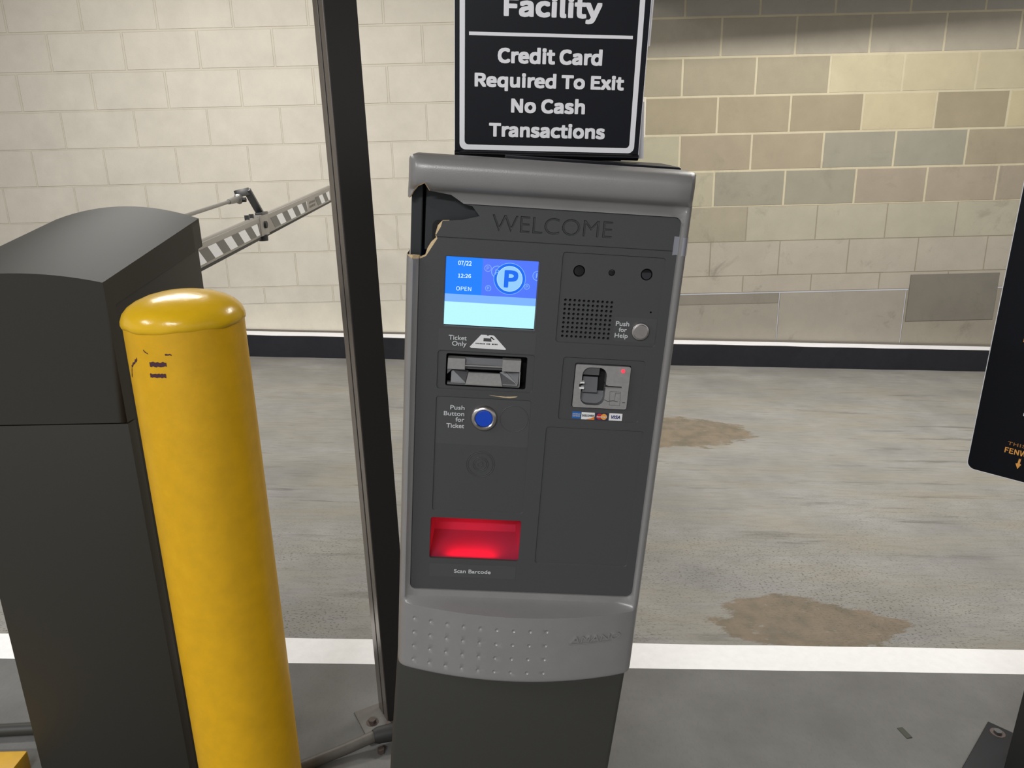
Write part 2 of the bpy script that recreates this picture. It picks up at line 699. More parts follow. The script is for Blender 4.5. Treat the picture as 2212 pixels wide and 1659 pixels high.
# block wall: painted cream on the left, bare on the right
def wall_material():
    m = mat('block_wall', (200, 190, 165), 0.7, noise=(7, 0.06), bump=(260, 0.35), attr='tone')
    nt = m.node_tree
    N, L = nt.nodes, nt.links
    b = N['Principled BSDF']
    src = b.inputs['Base Color'].links[0].from_socket
    tc = [q for q in N if q.type == 'TEX_COORD'][0]
    sep = N.new('ShaderNodeSeparateXYZ')
    L.new(tc.outputs['Object'], sep.inputs[0])
    # smudges and scuffs, mostly low on the bare part
    n = N.new('ShaderNodeTexNoise')
    n.inputs['Scale'].default_value = 5.0
    n.inputs['Detail'].default_value = 9
    n.inputs['Roughness'].default_value = 0.72
    n.inputs['Distortion'].default_value = 0.6
    L.new(tc.outputs['Object'], n.inputs['Vector'])
    r1 = N.new('ShaderNodeMapRange')
    r1.inputs[1].default_value = 0.56
    r1.inputs[2].default_value = 0.72
    L.new(n.outputs['Fac'], r1.inputs[0])
    rz = N.new('ShaderNodeMapRange')
    rz.inputs[1].default_value = 1.5
    rz.inputs[2].default_value = 0.3
    rz.inputs[3].default_value = 0.15
    rz.inputs[4].default_value = 0.7
    L.new(sep.outputs[2], rz.inputs[0])
    rx = N.new('ShaderNodeMapRange')
    rx.inputs[1].default_value = 0.3
    rx.inputs[2].default_value = 1.0
    rx.inputs[3].default_value = 0.10
    rx.inputs[4].default_value = 1.0
    L.new(sep.outputs[0], rx.inputs[0])
    a = N.new('ShaderNodeMath')
    a.operation = 'MULTIPLY'
    L.new(r1.outputs[0], a.inputs[0])
    L.new(rz.outputs[0], a.inputs[1])
    a2 = N.new('ShaderNodeMath')
    a2.operation = 'MULTIPLY'
    L.new(a.outputs[0], a2.inputs[0])
    L.new(rx.outputs[0], a2.inputs[1])
    mx = N.new('ShaderNodeMix')
    mx.data_type = 'RGBA'
    L.new(a2.outputs[0], mx.inputs[0])
    L.new(src, mx.inputs[6])
    mx.inputs[7].default_value = rgb(118, 112, 98)
    L.new(mx.outputs[2], b.inputs['Base Color'])
    return m


M_WALL = wall_material()
D = 4.52
wv, wf, wt = [], [], []


def quad(pts, tone):
    o = len(wv)
    wv.extend(pts)
    wf.append([o, o + 1, o + 2, o + 3])
    wt.append(tone)


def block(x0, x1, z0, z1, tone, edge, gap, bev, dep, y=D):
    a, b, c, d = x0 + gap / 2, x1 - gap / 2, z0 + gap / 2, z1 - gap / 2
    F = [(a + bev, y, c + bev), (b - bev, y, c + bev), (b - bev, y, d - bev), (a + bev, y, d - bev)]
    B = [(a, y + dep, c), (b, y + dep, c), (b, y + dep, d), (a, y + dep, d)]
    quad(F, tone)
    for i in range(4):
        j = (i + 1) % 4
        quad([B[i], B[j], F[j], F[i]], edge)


def tone(r, g, b, var=0.03):
    k = 1 + random.uniform(-var, var)
    c = rgb(r, g, b)
    return (c[0] * k, c[1] * k, c[2] * k, 1)


SPLIT = 0.75
LIGHT = {(1.1, 0), (1.1, 1), (1.5, 3), (1.7, 99), (1.3, 98)}
rows = []
z = 0.5
while z < 2.75:
    rows.append((z, z + 0.2))
    z += 0.2
P = 0.4045
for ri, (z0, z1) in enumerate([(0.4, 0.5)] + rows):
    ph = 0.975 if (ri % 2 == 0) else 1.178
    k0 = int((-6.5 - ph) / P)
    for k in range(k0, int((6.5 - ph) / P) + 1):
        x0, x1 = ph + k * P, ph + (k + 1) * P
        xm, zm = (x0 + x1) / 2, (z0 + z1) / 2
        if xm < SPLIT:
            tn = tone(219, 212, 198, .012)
            block(x0, x1, z0, z1, tn, tone(182, 174, 156, .03), 0.010 if z0 > 1.4 else 0.006, 0.0018, 0.0012)  # bevel tone darker than the face: joint shadow line put into the colour
        else:
            # bare blocks: beige, some greenish grey, a few cream ones
            if zm > 1.9:
                c = (170, 164, 152)
            elif zm > 1.75:
                c = (168, 160, 144)
            elif abs(zm - 1.6) < .05:
                c = (160, 151, 128) if xm < 1.8 else (190, 180, 150)
            elif abs(zm - 1.4) < .05:
                c = (158, 147, 122)
                if 1.95 < xm < 2.4:
                    c = (192, 180, 148)
                if xm > 2.8:
                    c = (190, 179, 146)
            elif abs(zm - 1.2) < .05:
                c = (160, 148, 126) if xm < 1.8 or xm > 2.6 else (152, 148, 132)
                if xm < .97:
                    c = (174, 168, 144)
            elif abs(zm - 1.0) < .05:
                c = (152, 147, 130) if xm < 2 else (162, 150, 132)
                if xm < 1.17:
                    c = (174, 167, 144)
            elif abs(zm - 0.8) < .05:
                c = (162, 154, 134) if xm < 1.37 else (176, 170, 150)
            else:
                c = (176, 168, 154)
            low = zm < 0.9
            tn = tone(*c, .02)
            ed = tone(*(160, 150, 132) if low else c, .03)
            block(x0, x1, z0, z1, tn, ed, 0.004 if low else 0.011, 0.0015, 0.0015)
# mortar behind the blocks
quad([(-6.5, D + .0013, 0.4), (SPLIT + .03, D + .0013, 0.4), (SPLIT + .03, D + .0013, 2.9), (-6.5, D + .0013, 2.9)], rgb(216, 208, 192))
quad([(SPLIT + .03, D + .0013, 0.4), (6.5, D + .0013, 0.4), (6.5, D + .0013, 0.9), (SPLIT + .03, D + .0013, 0.9)], rgb(150, 142, 124))
quad([(SPLIT + .03, D + .0013, 0.9), (6.5, D + .0013, 0.9), (6.5, D + .0013, 2.9), (SPLIT + .03, D + .0013, 2.9)], rgb(200, 190, 162))
# foundation course
block(-6.5, -0.55, -0.4, 0.4, tone(224, 217, 200, .01), rgb(180, 172, 150), 0.002, .001, .001)
block(-0.55, SPLIT, -0.4, 0.4, tone(222, 214, 196, .01), rgb(150, 142, 130), 0.002, .001, .001)
block(SPLIT, 1.604, -0.4, 0.395, tone(156, 149, 136, .01), rgb(120, 112, 100), 0.004, .002, .002)
block(1.604, 2.357, -0.4, 0.395, tone(160, 153, 140, .01), rgb(120, 112, 100), 0.004, .002, .002)
block(2.357, 6.5, -0.4, 0.395, tone(152, 145, 130, .01), rgb(120, 112, 100), 0.004, .002, .002)
# dark render patches
block(2.37, 2.90, 0.20, 0.485, tone(126, 121, 110, .01), rgb(104, 98, 88), 0.0, .004, .004, D - .003)
block(1.0, 1.60, 0.33, 0.394, tone(138, 132, 120, .01), rgb(130, 124, 112), 0.0, .006, .001, D - .0008)
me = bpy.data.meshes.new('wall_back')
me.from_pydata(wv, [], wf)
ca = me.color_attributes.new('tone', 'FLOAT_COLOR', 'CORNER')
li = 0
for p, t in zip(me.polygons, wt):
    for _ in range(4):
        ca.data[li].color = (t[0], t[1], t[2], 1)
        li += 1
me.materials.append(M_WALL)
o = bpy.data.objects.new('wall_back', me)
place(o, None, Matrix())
struct(o)

# ceiling slab, and an unseen beam added and sloped to shade the upper wall
M_CEIL = mat('ceiling_concrete', (170, 166, 158), 0.8, noise=(4, 0.08), bump=(80, 0.3))
mb = MB()
mb.box((-6.5, -4, 2.75), (6.5, 4.7, 2.9), M_CEIL)
struct(mb.build('ceiling', None))
mb = MB()
mb.hexa([(0.62, 4.02, 2.02), (6.5, 4.02, 2.26), (6.5, 4.53, 2.26), (0.62, 4.53, 2.02), (0.62, 4.02, 2.78), (6.5, 4.02, 2.78), (6.5, 4.53, 2.78), (0.62, 4.53, 2.78)], M_CEIL, .01)
mb.box((-6.5, 4.10, 2.34), (0.62, 4.53, 2.78), M_CEIL, .01)
struct(mb.build('trim_4', None))

# ceiling lights: housing with the lamp under it
M_HOUS = mat('lamp_housing_white', (225, 225, 222), 0.5)
for i, (loc, sx, sy, w_, c_) in enumerate(LIGHTS):
    ld = bpy.data.lights.new('lamp', 'AREA')
    ld.shape = 'RECTANGLE'
    ld.size, ld.size_y = sx, sy
    ld.energy = w_
    ld.color = c_
    where = ['above the lane on the left', 'above the lane on the right', 'over the far left side', 'over the far right side', 'added unseen behind the viewer for front light'][i]
    r_ = thing('ceiling_light', 'white fluorescent ceiling light ' + where, 'ceiling light', T(*loc))
    hb = MB()
    hb.box((-sx / 2 - .03, -sy / 2 - .03, 0.01), (sx / 2 + .03, sy / 2 + .03, 0.128), M_HOUS, .01)
    hb.build('lamp_housing', r_)
    lo = bpy.data.objects.new('lamp', ld)
    place(lo, r_, T(*loc))

# ------------------------------------------------------------------ ticket machine
hu = Vector((0.99592841, 0.02428043, -0.0868163))
hv = Vector((0.08747289, -0.02742987, 0.99578918))
hw = Vector((0.02179683, -0.99932881, -0.02944207))
HM = Matrix((hu, hv, hw)).transposed().to_4x4()
HM.translation = Vector((0.01457424, 0.96565227, 0.94593578))
k0 = Vector((-0.07, 1.13, floor_z(-0.07)))
machine = thing('ticket_machine', 'grey parking ticket machine with lit blue screen and a broken upper left corner', 'ticket machine', T(*k0))

UL, UR, VT, VB = -156.0, 192.0, 281.5, -445.0
HOOD = [(229, 2.5), (236, 5.5), (240, 8), (243, 14), (247, 19), (252, 21.5), (262, 23), (270, 22.5), (276, 18), (279, 13), (281.5, 4)]
ucols = [UL + q for q in (1.2, 3, 5, 7, 9, 11, 13)] + [-133 + 7.6 * k for k in range(40)] + [UR - q for q in (11, 9, 7, 5, 3, 1.2)]
vrows = [q[0] for q in HOOD[:-1]] + [232.5, 234, 238, 241.5, 245, 249.5, 257, 266, 273.5, 280.2] + [-318, -321, -324, -328, -330, -332, -334, -336, -339, -344] + [-350 - 6 * k for k in range(15)] + [-439, -441, -443, -444] + [222 - 6 * k for k in range(90)]


def side_loop(a, b, c, d, r):
    L_ = rrect(a, b, c, d, r, 5)
    out = []
    n_ = len(L_)
    for i in range(n_):
        p, q = L_[i], L_[(i + 1) % n_]
        out.append(p)
        if abs(p[0] - q[0]) < 1e-6 and abs(p[1] - q[1]) > 10:
            out += [(p[0], v) for v in sorted((v for v in vrows if min(p[1], q[1]) + .5 < v < max(p[1], q[1]) - .5), reverse=q[1] < p[1])]
        elif abs(p[1] - q[1]) < 1e-6 and abs(p[0] - q[0]) > 10:
            out += [(u, p[1]) for u in sorted((u for u in ucols if min(p[0], q[0]) + .5 < u < max(p[0], q[0]) - .5), reverse=q[0] < p[0])]
    return out


OUT = side_loop(UL, VB, UR, VT, 9)
PANEL = side_loop(-140.5, -316, 180, 227, 9)
BREAK = [(-134.2, 250.5), (-142.9, 246.2), (-149.4, 238.2), (-153, 231), (-175, 231), (-175, 162), (-154.3, 160.8), (-148.5, 157.8),
         (-138.8, 157.2), (-132, 160.5), (-118.5, 183), (-120.4, 187.4), (-115, 197.2), (-113, 204.6), (-88.3, 207.3), (-68.2, 213),
         (-77.8, 224.6), (-86.3, 225.7), (-103.6, 236.7), (-123.2, 239.3), (-128.8, 240.6)]
BREAK = densify(BREAK, 7)

FR = [(0, -3), (1.5, 3), (3, 5.5), (6, 8.5), (9, 8.5), (12, 5), (15, 2.5), (16, 2.5)]
RND = [(0, -0.3), (2, 0.25), (5, 0.62), (10, 0.9), (16, 1.0)]
DIMP = [(-131.6 + 23.57 * i, -355.0 - 23.5 * j) for i in range(9) for j in range(4)]


def chin_w(u):
    return 30.0 * max(0.0, 1 - ((u - 18) / 174.0) ** 2)


def shell_w(u, v, dimples=True):
    e = max(0.0, min(u - UL, UR - u))
    fr = interp(FR, e)
    if v > 229:
        t = sstep(229, 246, v)
        hood = interp(HOOD, v)
        if e > 15:
            return hood
        return (1 - t) * fr + t * hood * interp(RND, e)
    if v < -326:
        t = min(1.0, (-326 - v) / 7.0)
        w = interp(RND, e) * 8.5 + chin_w(u)
        if v < -439:
            w -= ((-439 - v) / 6.0) ** 2 * 5
        w = fr * (1 - t) + t * w if t < 1 else w
        if dimples and -432 < v < -348 and u < 62:
            for du, dv in DIMP:
                d = math.hypot(u - du, v - dv)
                if d < 2.9:
                    w -= 1.7 * (1 - (d / 2.9) ** 2)
        return w
    return fr


pts = [(a, b) for a in ucols for b in vrows if sd_rr(a, b, UL, VB, UR, VT, 9) < -.8 and not (-141.5 < a < 181 and -317 < b < 228)]
for du, dv in DIMP:
    pts += [(du, dv)] + circle(du, dv, 1.5, 8) + circle(du, dv, 2.9, 12)
lines = [[(u_, q) for u_ in [UL + .3] + ucols + [UR - .3]] for q in (-326, -333)]
ln = [(L_, [(i, i + 1) for i in range(len(L_) - 1)]) for L_ in lines]
V2, F2 = triangulate(OUT, [PANEL], points=pts, edges=ln, extra_cut=[BREAK])


def near_break(x, y, tol=0.6):
    n_ = len(BREAK)
    return any(seg_dist((x, y), BREAK[i], BREAK[(i + 1) % n_]) < tol for i in range(n_))


def shell_build(V2, F2, wfun, matt, wall):
    """wall(mid)->(kind, depth)"""
    mbs = MB()
    mbs.add([(x / 1000, y / 1000, wfun(x, y) / 1000) for x, y in V2], F2, matt)
    torn = []
    for a, b in boundary(F2):
        pa, pb = V2[a], V2[b]
        mx_, my_ = (pa[0] + pb[0]) / 2, (pa[1] + pb[1]) / 2
        if near_break(mx_, my_):
            torn.append((pa, pb, wfun(*pa), wfun(*pb)))
            continue
        dep, mt = wall(mx_, my_)
        if dep is None:
            continue
        za, zb = wfun(*pa), wfun(*pb)
        da = dep if dep < -8 else za + dep
        db = dep if dep < -8 else zb + dep
        mbs.add([(pa[0] / 1000, pa[1] / 1000, za / 1000), (pb[0] / 1000, pb[1] / 1000, zb / 1000), (pb[0] / 1000, pb[1] / 1000, db / 1000), (pa[0] / 1000, pa[1] / 1000, da / 1000)], [(3, 2, 1, 0)], mt)
    return mbs, torn


def wall_silver(x, y):
    e = min(x - UL, UR - x, VT - y, y - VB)
    if e < 4:
        return -42, M_SILVER
    return -7, M_SILVER


mbs, torn1 = shell_build(V2, F2, shell_w, M_SILVER, wall_silver)
front_cover = mbs.build('front_cover', machine, HM, smooth=42)

# dark face panel
OPEN = {
    'screen': rrect(-107.5, 73, 9.3, 162, 1.5, 3),
    'ticket': rrect(-102, -7.6, 3.4, 36.6, 2.5, 3),
    'card': rrect(66.2, -28.2, 140, 33, 2.5, 3),
    'scan': rrect(-114.6, -265.6, 11.8, -201, 3, 3),
}
HOLES = list(OPEN.values())
LENS = [(60, 153, 7.5), (101.3, 153.3, 4.2), (145.6, 153.6, 7.6), (156.8, 105.4, 1.3)]
HOLES += [circle(a, b, r, 24) for a, b, r in LENS]
GR = [(46.0 + 5.95 * i, 115.4 - 5.92 * j) for i in range(11) for j in range(9)]
HOLES += [circle(a, b, 1.75, 10) for a, b in GR]
RECESS = [(37.5, 59.5, 167.5, 176), (-113.2, -12, 13, 40.5), (-113.2, -190.3, 13, -22.3), (49.7, -46.7, 158, 40.5), (35, -267.5, 167.5, -58), (-138.5, 184.4, 176, 185.6)]


# engraved word
PLAIN[0] = True
wt_v, wt_f = text_xy('WELCOME', -52.5, 196.2, 149, 20.0, offset=0.0)
PLAIN[0] = False
wt_e = boundary(wt_f)
WSEG = [(wt_v[a], wt_v[b]) for a, b in wt_e]
WB = (-54, 194, 98, 219)
_wtri = [[wt_v[i] for i in f] for f in wt_f]


_wtb = [(bbox(t), t) for t in _wtri]


def in_word(x, y):
    return any(b[0] <= x <= b[2] and b[1] <= y <= b[3] and inside(t, x, y) for b, t in _wtb)


WPTS = []
for i_ in range(215):
    for j_ in range(31):
        q_ = (-53 + .7 * i_ + (.35 if j_ % 2 else 0), 196.4 + .65 * j_)
        if in_word(*q_) and min(seg_dist(q_, a, b) for a, b in WSEG) > .18:
            WPTS.append(q_)


def panel_w(x, y):
    if WB[0] < x < WB[2] and WB[1] < y < WB[3]:
        d = min(seg_dist((x, y), a, b) for a, b in WSEG)
        if d > 0.05 and in_word(x, y):
            return -min(d * 2.0, 1.7)
        return 0.0
    w = 0.0
    for i, (a, b, c, d) in enumerate(RECESS):
        sd = sd_rr(x, y, a, b, c, d, 4.0 if i < 5 else 0.5)
        if sd < 0:
            w = min(w, -1.3 * min(1.0, -sd / 0.9))
    return w


rl = []
for i, (a, b, c, d) in enumerate(RECESS):
    if i < 5:
        rl += [rrect(a, b, c, d, 4, 5), rrect(a + .9, b + .9, c - .9, d - .9, 3.1, 5)]
    else:
        rl += [rrect(a, b, c, d, .5, 2), [(a + .6, b + .6), (c - .6, b + .6)]]
gp = [(a, b) for a in range(-130, 178, 20) for b in range(-305, 222, 20)]
V3, F3 = triangulate(PANEL, HOLES, loops=rl, points=gp + WPTS, edges=[(wt_v, wt_e)], extra_cut=[BREAK])


def wall_panel(x, y):
    e = min(x + 140.5, 180 - x, 227 - y, y + 316)
    if e < 4:
        return None, None
    if sd_rr(x, y, -102, -7.6, 3.4, 36.6, 2.5) < 1.5:
        return -30, M_BLACK
    if sd_rr(x, y, -114.6, -265.6, 11.8, -201, 3) < 1.5:
        return -4, M_PANEL
    return -4.5, M_PANEL


mbp, torn2 = shell_build(V3, F3, panel_w, M_PANEL, wall_panel)
panel = mbp.build('face_panel', machine, HM)

# torn lip along the break
mb = MB()
cxb, cyb = -128, 205
for pa, pb, za, zb in torn1 + torn2:
    dx, dy = pb[0] - pa[0], pb[1] - pa[1]
    L_ = math.hypot(dx, dy) or 1
    nx, ny = dy / L_, -dx / L_           # out of the sheet, into the hole

    def lip(p, z_):
        low = sstep(207, 196, p[1]) * (1 if p[0] > -153 else .4)
        up = 1.0 if (p[1] > 228 and p[0] < -128) else 0.0
        k = (2.6 + 1.6 * sin(p[0] * .9 + p[1] * .5)) * low + 1.0 * up + 0.1
        return (p[0] + nx * k, p[1] + ny * k, z_ - 1.2 - 2.2 * low)
    qa, qb = lip(pa, za), lip(pb, zb)
    V_ = [(pa[0], pa[1], za), (pb[0], pb[1], zb), qb, qa, (qb[0], qb[1], qb[2] - 3), (qa[0], qa[1], qa[2] - 3)]
    is_low = (pa[1] < 206) or (pa[1] > 228 and pa[0] < -134)
    mb.add([(a / 1000, b / 1000, c / 1000) for a, b, c in V_], [(3, 2, 1, 0), (5, 4, 2, 3)], M_TORN if is_low else M_PANEL)
o = mb.build('torn_edge', machine, HM)
o['label'] = 'beige torn fibreglass edge round the broken corner'

# inner metal cabinet seen through the break
mb = MB()
mb.box((-.1525, -.42, -.052), (-.1385, .2745, -.012), M_INNER, .0015)
mb.box((-.1352, .1660, -.052), (.183, .2745, -.0095 - .004), M_INNER, .0015)
mb.box((-.15, .12, -.051), (-.11, .27, -.04), M_BLACK)
o = mb.build('inner_cabinet', machine, HM)
o['label'] = 'black inner metal cabinet showing through the break'
mb = MB()
mb.poly(mm(rrect(-126, 176, -108, 204, 8, 6)), -.0134, -.0129, M_BLACK)
mb.build('latch_opening', o, HM)
# body behind the cover
mb = MB()
mb.box((-.151, -.44, -.30), (.187, .2635, -.064), M_PED, .006)
mb.build('housing', machine, HM)

# pedestal
a_ = radians(-1.95)
pu = cos(a_) * hu + sin(a_) * hv
pv = -sin(a_) * hu + cos(a_) * hv
PM = Matrix((pu, pv, hw)).transposed().to_4x4()
PM.translation = HM @ Vector((.0155, -.430, 0))
mb = MB()
mb.box((-.1725, -.512, -.29), (.1725, .0, -.003), M_PED, .007, seg=3)
mb.build('pedestal', machine, PM, smooth=40)

# stickers, words and rings on the panel
W0 = -.0013
for q_, za_, zb_ in (((111, 65, 166.3, 97.5), W0, W0 + .0002), ((-113, 41.2, 12.5, 70), -.0002, .0002), ((-112, -90, 12, -23.6), W0, W0 + .0001), ((-114, -295, 9, -274), -.0002, .0002)):
    MB().poly(mm(rrect(*q_, 1)), za_, zb_, M_STICK).build('label_plate', panel, HM)
W1 = W0 + .00045
ofs = 0.018


def kt(s_, x, y, w_, c_, z_=W1):
    q = MB()
    add_text(q, s_, x / 1000, y / 1000, w_ / 1000, c_ / 1000, z_, M_PRINT, ofs)
    q.build('lettering', panel, HM)


PLAIN[0] = True
kt('Push', 113.4, 85.7, 17.4, 6.0)
kt('for', 118.0, 78.0, 10.4, 5.6)
kt('Help', 113.4, 70.0, 17.2, 6.0)
kt('Ticket', -99.8, 55.4, 23.2, 6.2, .0005)
kt('Only', -95.2, 47.6, 18.7, 6.2, .0005)
kt('Push', -94, -40.4, 19, 6.1)
kt('Button', -102.2, -49.2, 27.2, 6.1)
kt('for', -86.4, -57.4, 11.8, 6.1)
kt('Ticket', -98.2, -66.4, 23.8, 6.1)
kt('Scan Barcode', -78.8, -287.8, 52.3, 6.0, .0005)
PLAIN[0] = False

mb = MB()
mb.poly(mm([(-58.5, 64), (-51.5, 64), (-50, 62.9), (-47.5, 64), (-42.2, 63.8), (-40.3, 62), (-25.2, 46.4), (-26.5, 45.5), (-70.5, 45.8), (-72.4, 47.2)]), .0002, .0005, M_WHITE)
mb.poly(mm([(-45.5, 62.2), (-42.2, 60.0), (-43.2, 60.0), (-40.4, 58.6), (-42.6, 58.0), (-44.6, 59.8), (-47, 59.9)]), .0005, .0006, M_BLACK)
mb.poly(mm([(-55, 59.8), (-45.5, 59.6), (-44.5, 55.4), (-55.2, 55.6)]), .0005, .0006, M_STICK)
x_ = -65
for i in range(16):
    w_ = random.uniform(.9, 1.8)
    if i not in (7, 11):
        mb.poly(mm([(x_, 53), (x_ + w_, 53), (x_ + w_ + .1, 51.3), (x_ + .1, 51.3)]), .0005, .0006, M_STICK if i % 3 else M_BLACK)
    x_ += w_ + .5
mb.build('ticket_symbol', panel, HM)


def ring(mb, cx, cy, R_, r_, z_, m, n=40):
    p = [((R_ + r_ * cos(2 * pi * k / 8)), r_ * sin(2 * pi * k / 8)) for k in range(9)]
    mb.lathe([(a / 1000, b / 1000) for a, b in p], m, n, T(cx / 1000, cy / 1000, z_))


mb = MB()
for R_ in (19.2, 16.8, 10.4, 8.2, 3.6):
    ring(mb, -50.1, -118.1, R_, .55, W0, M_PANEL)
mb.build('target_emblem', panel, HM, smooth=60)
mb = MB()
ring(mb, -8.6, -50.0, 18.6, .5, W0 + .0001, M_STICK)
mb.build('blank_cap', panel, HM, smooth=60)

# lenses and speaker backing
mb = MB()
mb.box((.036, .058, -.012), (.170, .178, -.0052), M_BLACK)
mb.build('speaker_grille', panel, HM)
for a, b, r in LENS[:3]:
    mb = MB()
    mb.lathe([(0, .0), (r * .8 / 1000, -.0004), (r * .97 / 1000, -.002)], M_GLOSS, 24, T(a / 1000, b / 1000, -.0022) @ Matrix.Rotation(radians(-14 if a > 120 else 4), 4, 'X'))
    mb.build('camera_lens', panel, HM, smooth=60)

# buttons
def lathe_obj(name, parent, prof, m, cx, cy, z_, n=48, sm=35):
    q = MB()
    q.lathe([(a / 1000, b / 1000) for a, b in prof], m, n, T(cx / 1000, cy / 1000, z_))
    return q.build(name, parent, HM, smooth=sm)


btn = lathe_obj('ticket_button', machine, [(0, 2.2), (11.6, 2.2), (11.8, 4.4), (13.2, 5.6), (15.4, 5.2), (17.2, 3.4), (17.9, 0.2)], M_CHROME, -48.9, -50.4, W0)
btn['label'] = 'round ticket button with a steel bezel'
lathe_obj('button_cap', btn, [(0, 3.9), (10.3, 3.9), (11.2, 3.6), (11.6, 3.0), (11.6, 2.0)], M_BLUE, -48.9, -50.4, W0)
hb_ = lathe_obj('help_button', machine, [(9.5, 5.0), (10.9, 4.6), (11.5, 3.6), (11.6, 0)], M_CHROME, 145.6, 80.2, W0)
lathe_obj('button_cap', hb_, [(0, 5.6), (8.8, 5.6), (9.4, 5.2), (9.5, 3.8)], M_CHROME, 145.6, 80.2, W0)

# screen
EM = lambda nm, c, s_=1.0: mat(nm, c, 0.3, emit=s_)
E_L, E_P, E_B, E_W = EM('screen_blue', (12, 122, 250)), EM('screen_violet', (74, 112, 240)), EM('screen_band', (118, 172, 252)), EM('screen_pale', (178, 238, 253))
E_T, E_R, E_C, E_C2, E_O = EM('screen_text', (225, 250, 255)), EM('screen_ring', (0, 100, 232)), EM('screen_disc', (140, 196, 250)), EM('screen_disc_light', (190, 228, 250)), EM('screen_outline', (128, 158, 246))
mb = MB()
zs = -.0030


def sq(x0, y0_, x1, y1_, z_, m):
    mb.add([(x0 / 1000, y0_ / 1000, z_), (x1 / 1000, y0_ / 1000, z_), (x1 / 1000, y1_ / 1000, z_), (x0 / 1000, y1_ / 1000, z_)], [(0, 1, 2, 3)], m)


def disc(cx, cy, r, z_, m, r0=0.0, n=40, clip=None):
    a = circle(cx, cy, r, n)
    if clip is not None:
        a = [(min(x, clip), y) for x, y in a]
    if r0 == 0:
        mb.add([(x / 1000, y / 1000, z_) for x, y in a], [list(range(n))], m)
    else:
        b = circle(cx, cy, r0, n)
        if clip is not None:
            b = [(min(x, clip), y) for x, y in b]
        mb.add([(x / 1000, y / 1000, z_) for x, y in a + b], [(i, (i + 1) % n, n + (i + 1) % n, n + i) for i in range(n)], m)


sq(-107, 114.4, -61.2, 161.6, zs, E_L)
sq(-61.2, 114.4, 8.6, 161.6, zs, E_P)
sq(-107, 104.3, 8.6, 114.4, zs, E_B)
sq(-107, 74.6, 8.6, 104.3, zs, E_W)
sq(-109, 71, 10.5, 74.6, zs, M_BLACK)
disc(-54.4, 149.4, 4.5, zs + .0001, E_O, 3.7)
disc(-52.8, 124.1, 3.8, zs + .0001, E_B, 3.1)
disc(-4.3, 128.9, 3.7, zs + .0001, E_B, 3.0)
disc(-42.4, 145.6, 7.8, zs + .0001, E_B, 6.8)
disc(8.2, 143.4, 6.2, zs + .0001, E_B, 5.4, clip=8.6)
disc(1.5, 150, 2.4, zs + .0001, E_P, 2.0)
add_text(mb, 'P', -.0561, .1473, .0032, .0042, zs + .0001, E_O, .02)
add_text(mb, 'P', -.0542, .1225, .0026, .0036, zs + .0001, E_B, .02)
add_text(mb, 'P', -.0056, .1272, .0026, .0036, zs + .0001, E_B, .02)
add_text(mb, 'P', -.0450, .1420, .0050, .0065, zs + .0001, E_B, .02)
sq(6.4, 140.4, 7.5, 146.6, zs + .0001, E_B)
sq(7.5, 145.4, 8.6, 146.6, zs + .0001, E_B)
sq(7.5, 143, 8.6, 144, zs + .0001, E_B)
disc(-26.5, 137.6, 20.2, zs + .00025, E_B)
disc(-26.5, 137.6, 19.5, zs + .0004, E_R)
disc(-26.5, 137.6, 16.2, zs + .00055, E_C2)
disc(-26.5, 137.6, 15.7, zs + .0007, E_C)
add_text(mb, 'P', -.0334, .1265, .0176, .0222, zs + .0010, E_R, .045)
add_text(mb, '07/22', -.0918, .1514, .0166, .0054, zs + .0002, E_T, .012)
add_text(mb, '12:26', -.0914, .1357, .0162, .0048, zs + .0002, E_T, .012)
add_text(mb, 'OPEN', -.0931, .1192, .0190, .0050, zs + .0002, E_T, .0)
o = mb.build('screen', machine, HM)
o['label'] = 'lit blue display screen'
mb = MB()
fr_o, fr_i = rrect(-108.2, 72.4, 10, 162.6, 2, 3), rrect(-106.9, 74.0, 8.8, 161.8, 1, 3)
mb.add([(x / 1000, y / 1000, .0004) for x, y in fr_o] + [(x / 1000, y / 1000, -.0012) for x, y in fr_i], [(i, (i + 1) % 16, 16 + (i + 1) % 16, 16 + i) for i in range(16)], M_CASTD)
mb.build('screen_bezel', o, HM)

# ticket slot mouth
tr = MB()


def solid(pts3, thick, m, mbx):
    """a facet (top ring given as (u,v,w) mm) extruded back"""
    n_ = len(pts3)
    V_ = [(a / 1000, b / 1000, c / 1000) for a, b, c in pts3] + [(a / 1000, b / 1000, (c - thick) / 1000) for a, b, c in pts3]
    mbx.add(V_, [list(range(n_)), list(range(2 * n_ - 1, n_ - 1, -1))] + [[(i + 1) % n_, i, n_ + i, n_ + (i + 1) % n_] for i in range(n_)], m)


mb = MB()
solid([(-100, 15.6, -1), (-77.3, 15.6, -1), (-77.3, 30.2, -1), (-99.6, 30.2, -1)], 12, M_CAST, mb)
solid([(-28.6, 15.9, -1), (-5, 15.9, -1), (-4.6, 31.6, -1), (-28.6, 31.6, -1)], 12, M_CAST, mb)
solid([(-77.3, 22, -5), (-28.6, 22, -5), (-28.6, 30.6, -7), (-77.3, 30.6, -7)], 8, M_CASTD, mb)
solid([(-77.3, 20, -2), (-28.6, 20.4, -2), (-28.6, 21.9, -2), (-77.3, 21.6, -2)], 8, M_CAST, mb)
solid([(-77.3, 14.4, -9), (-28.6, 14.6, -9), (-28.6, 20.2, -7), (-77.3, 20, -7)], 4, M_CASTD, mb)
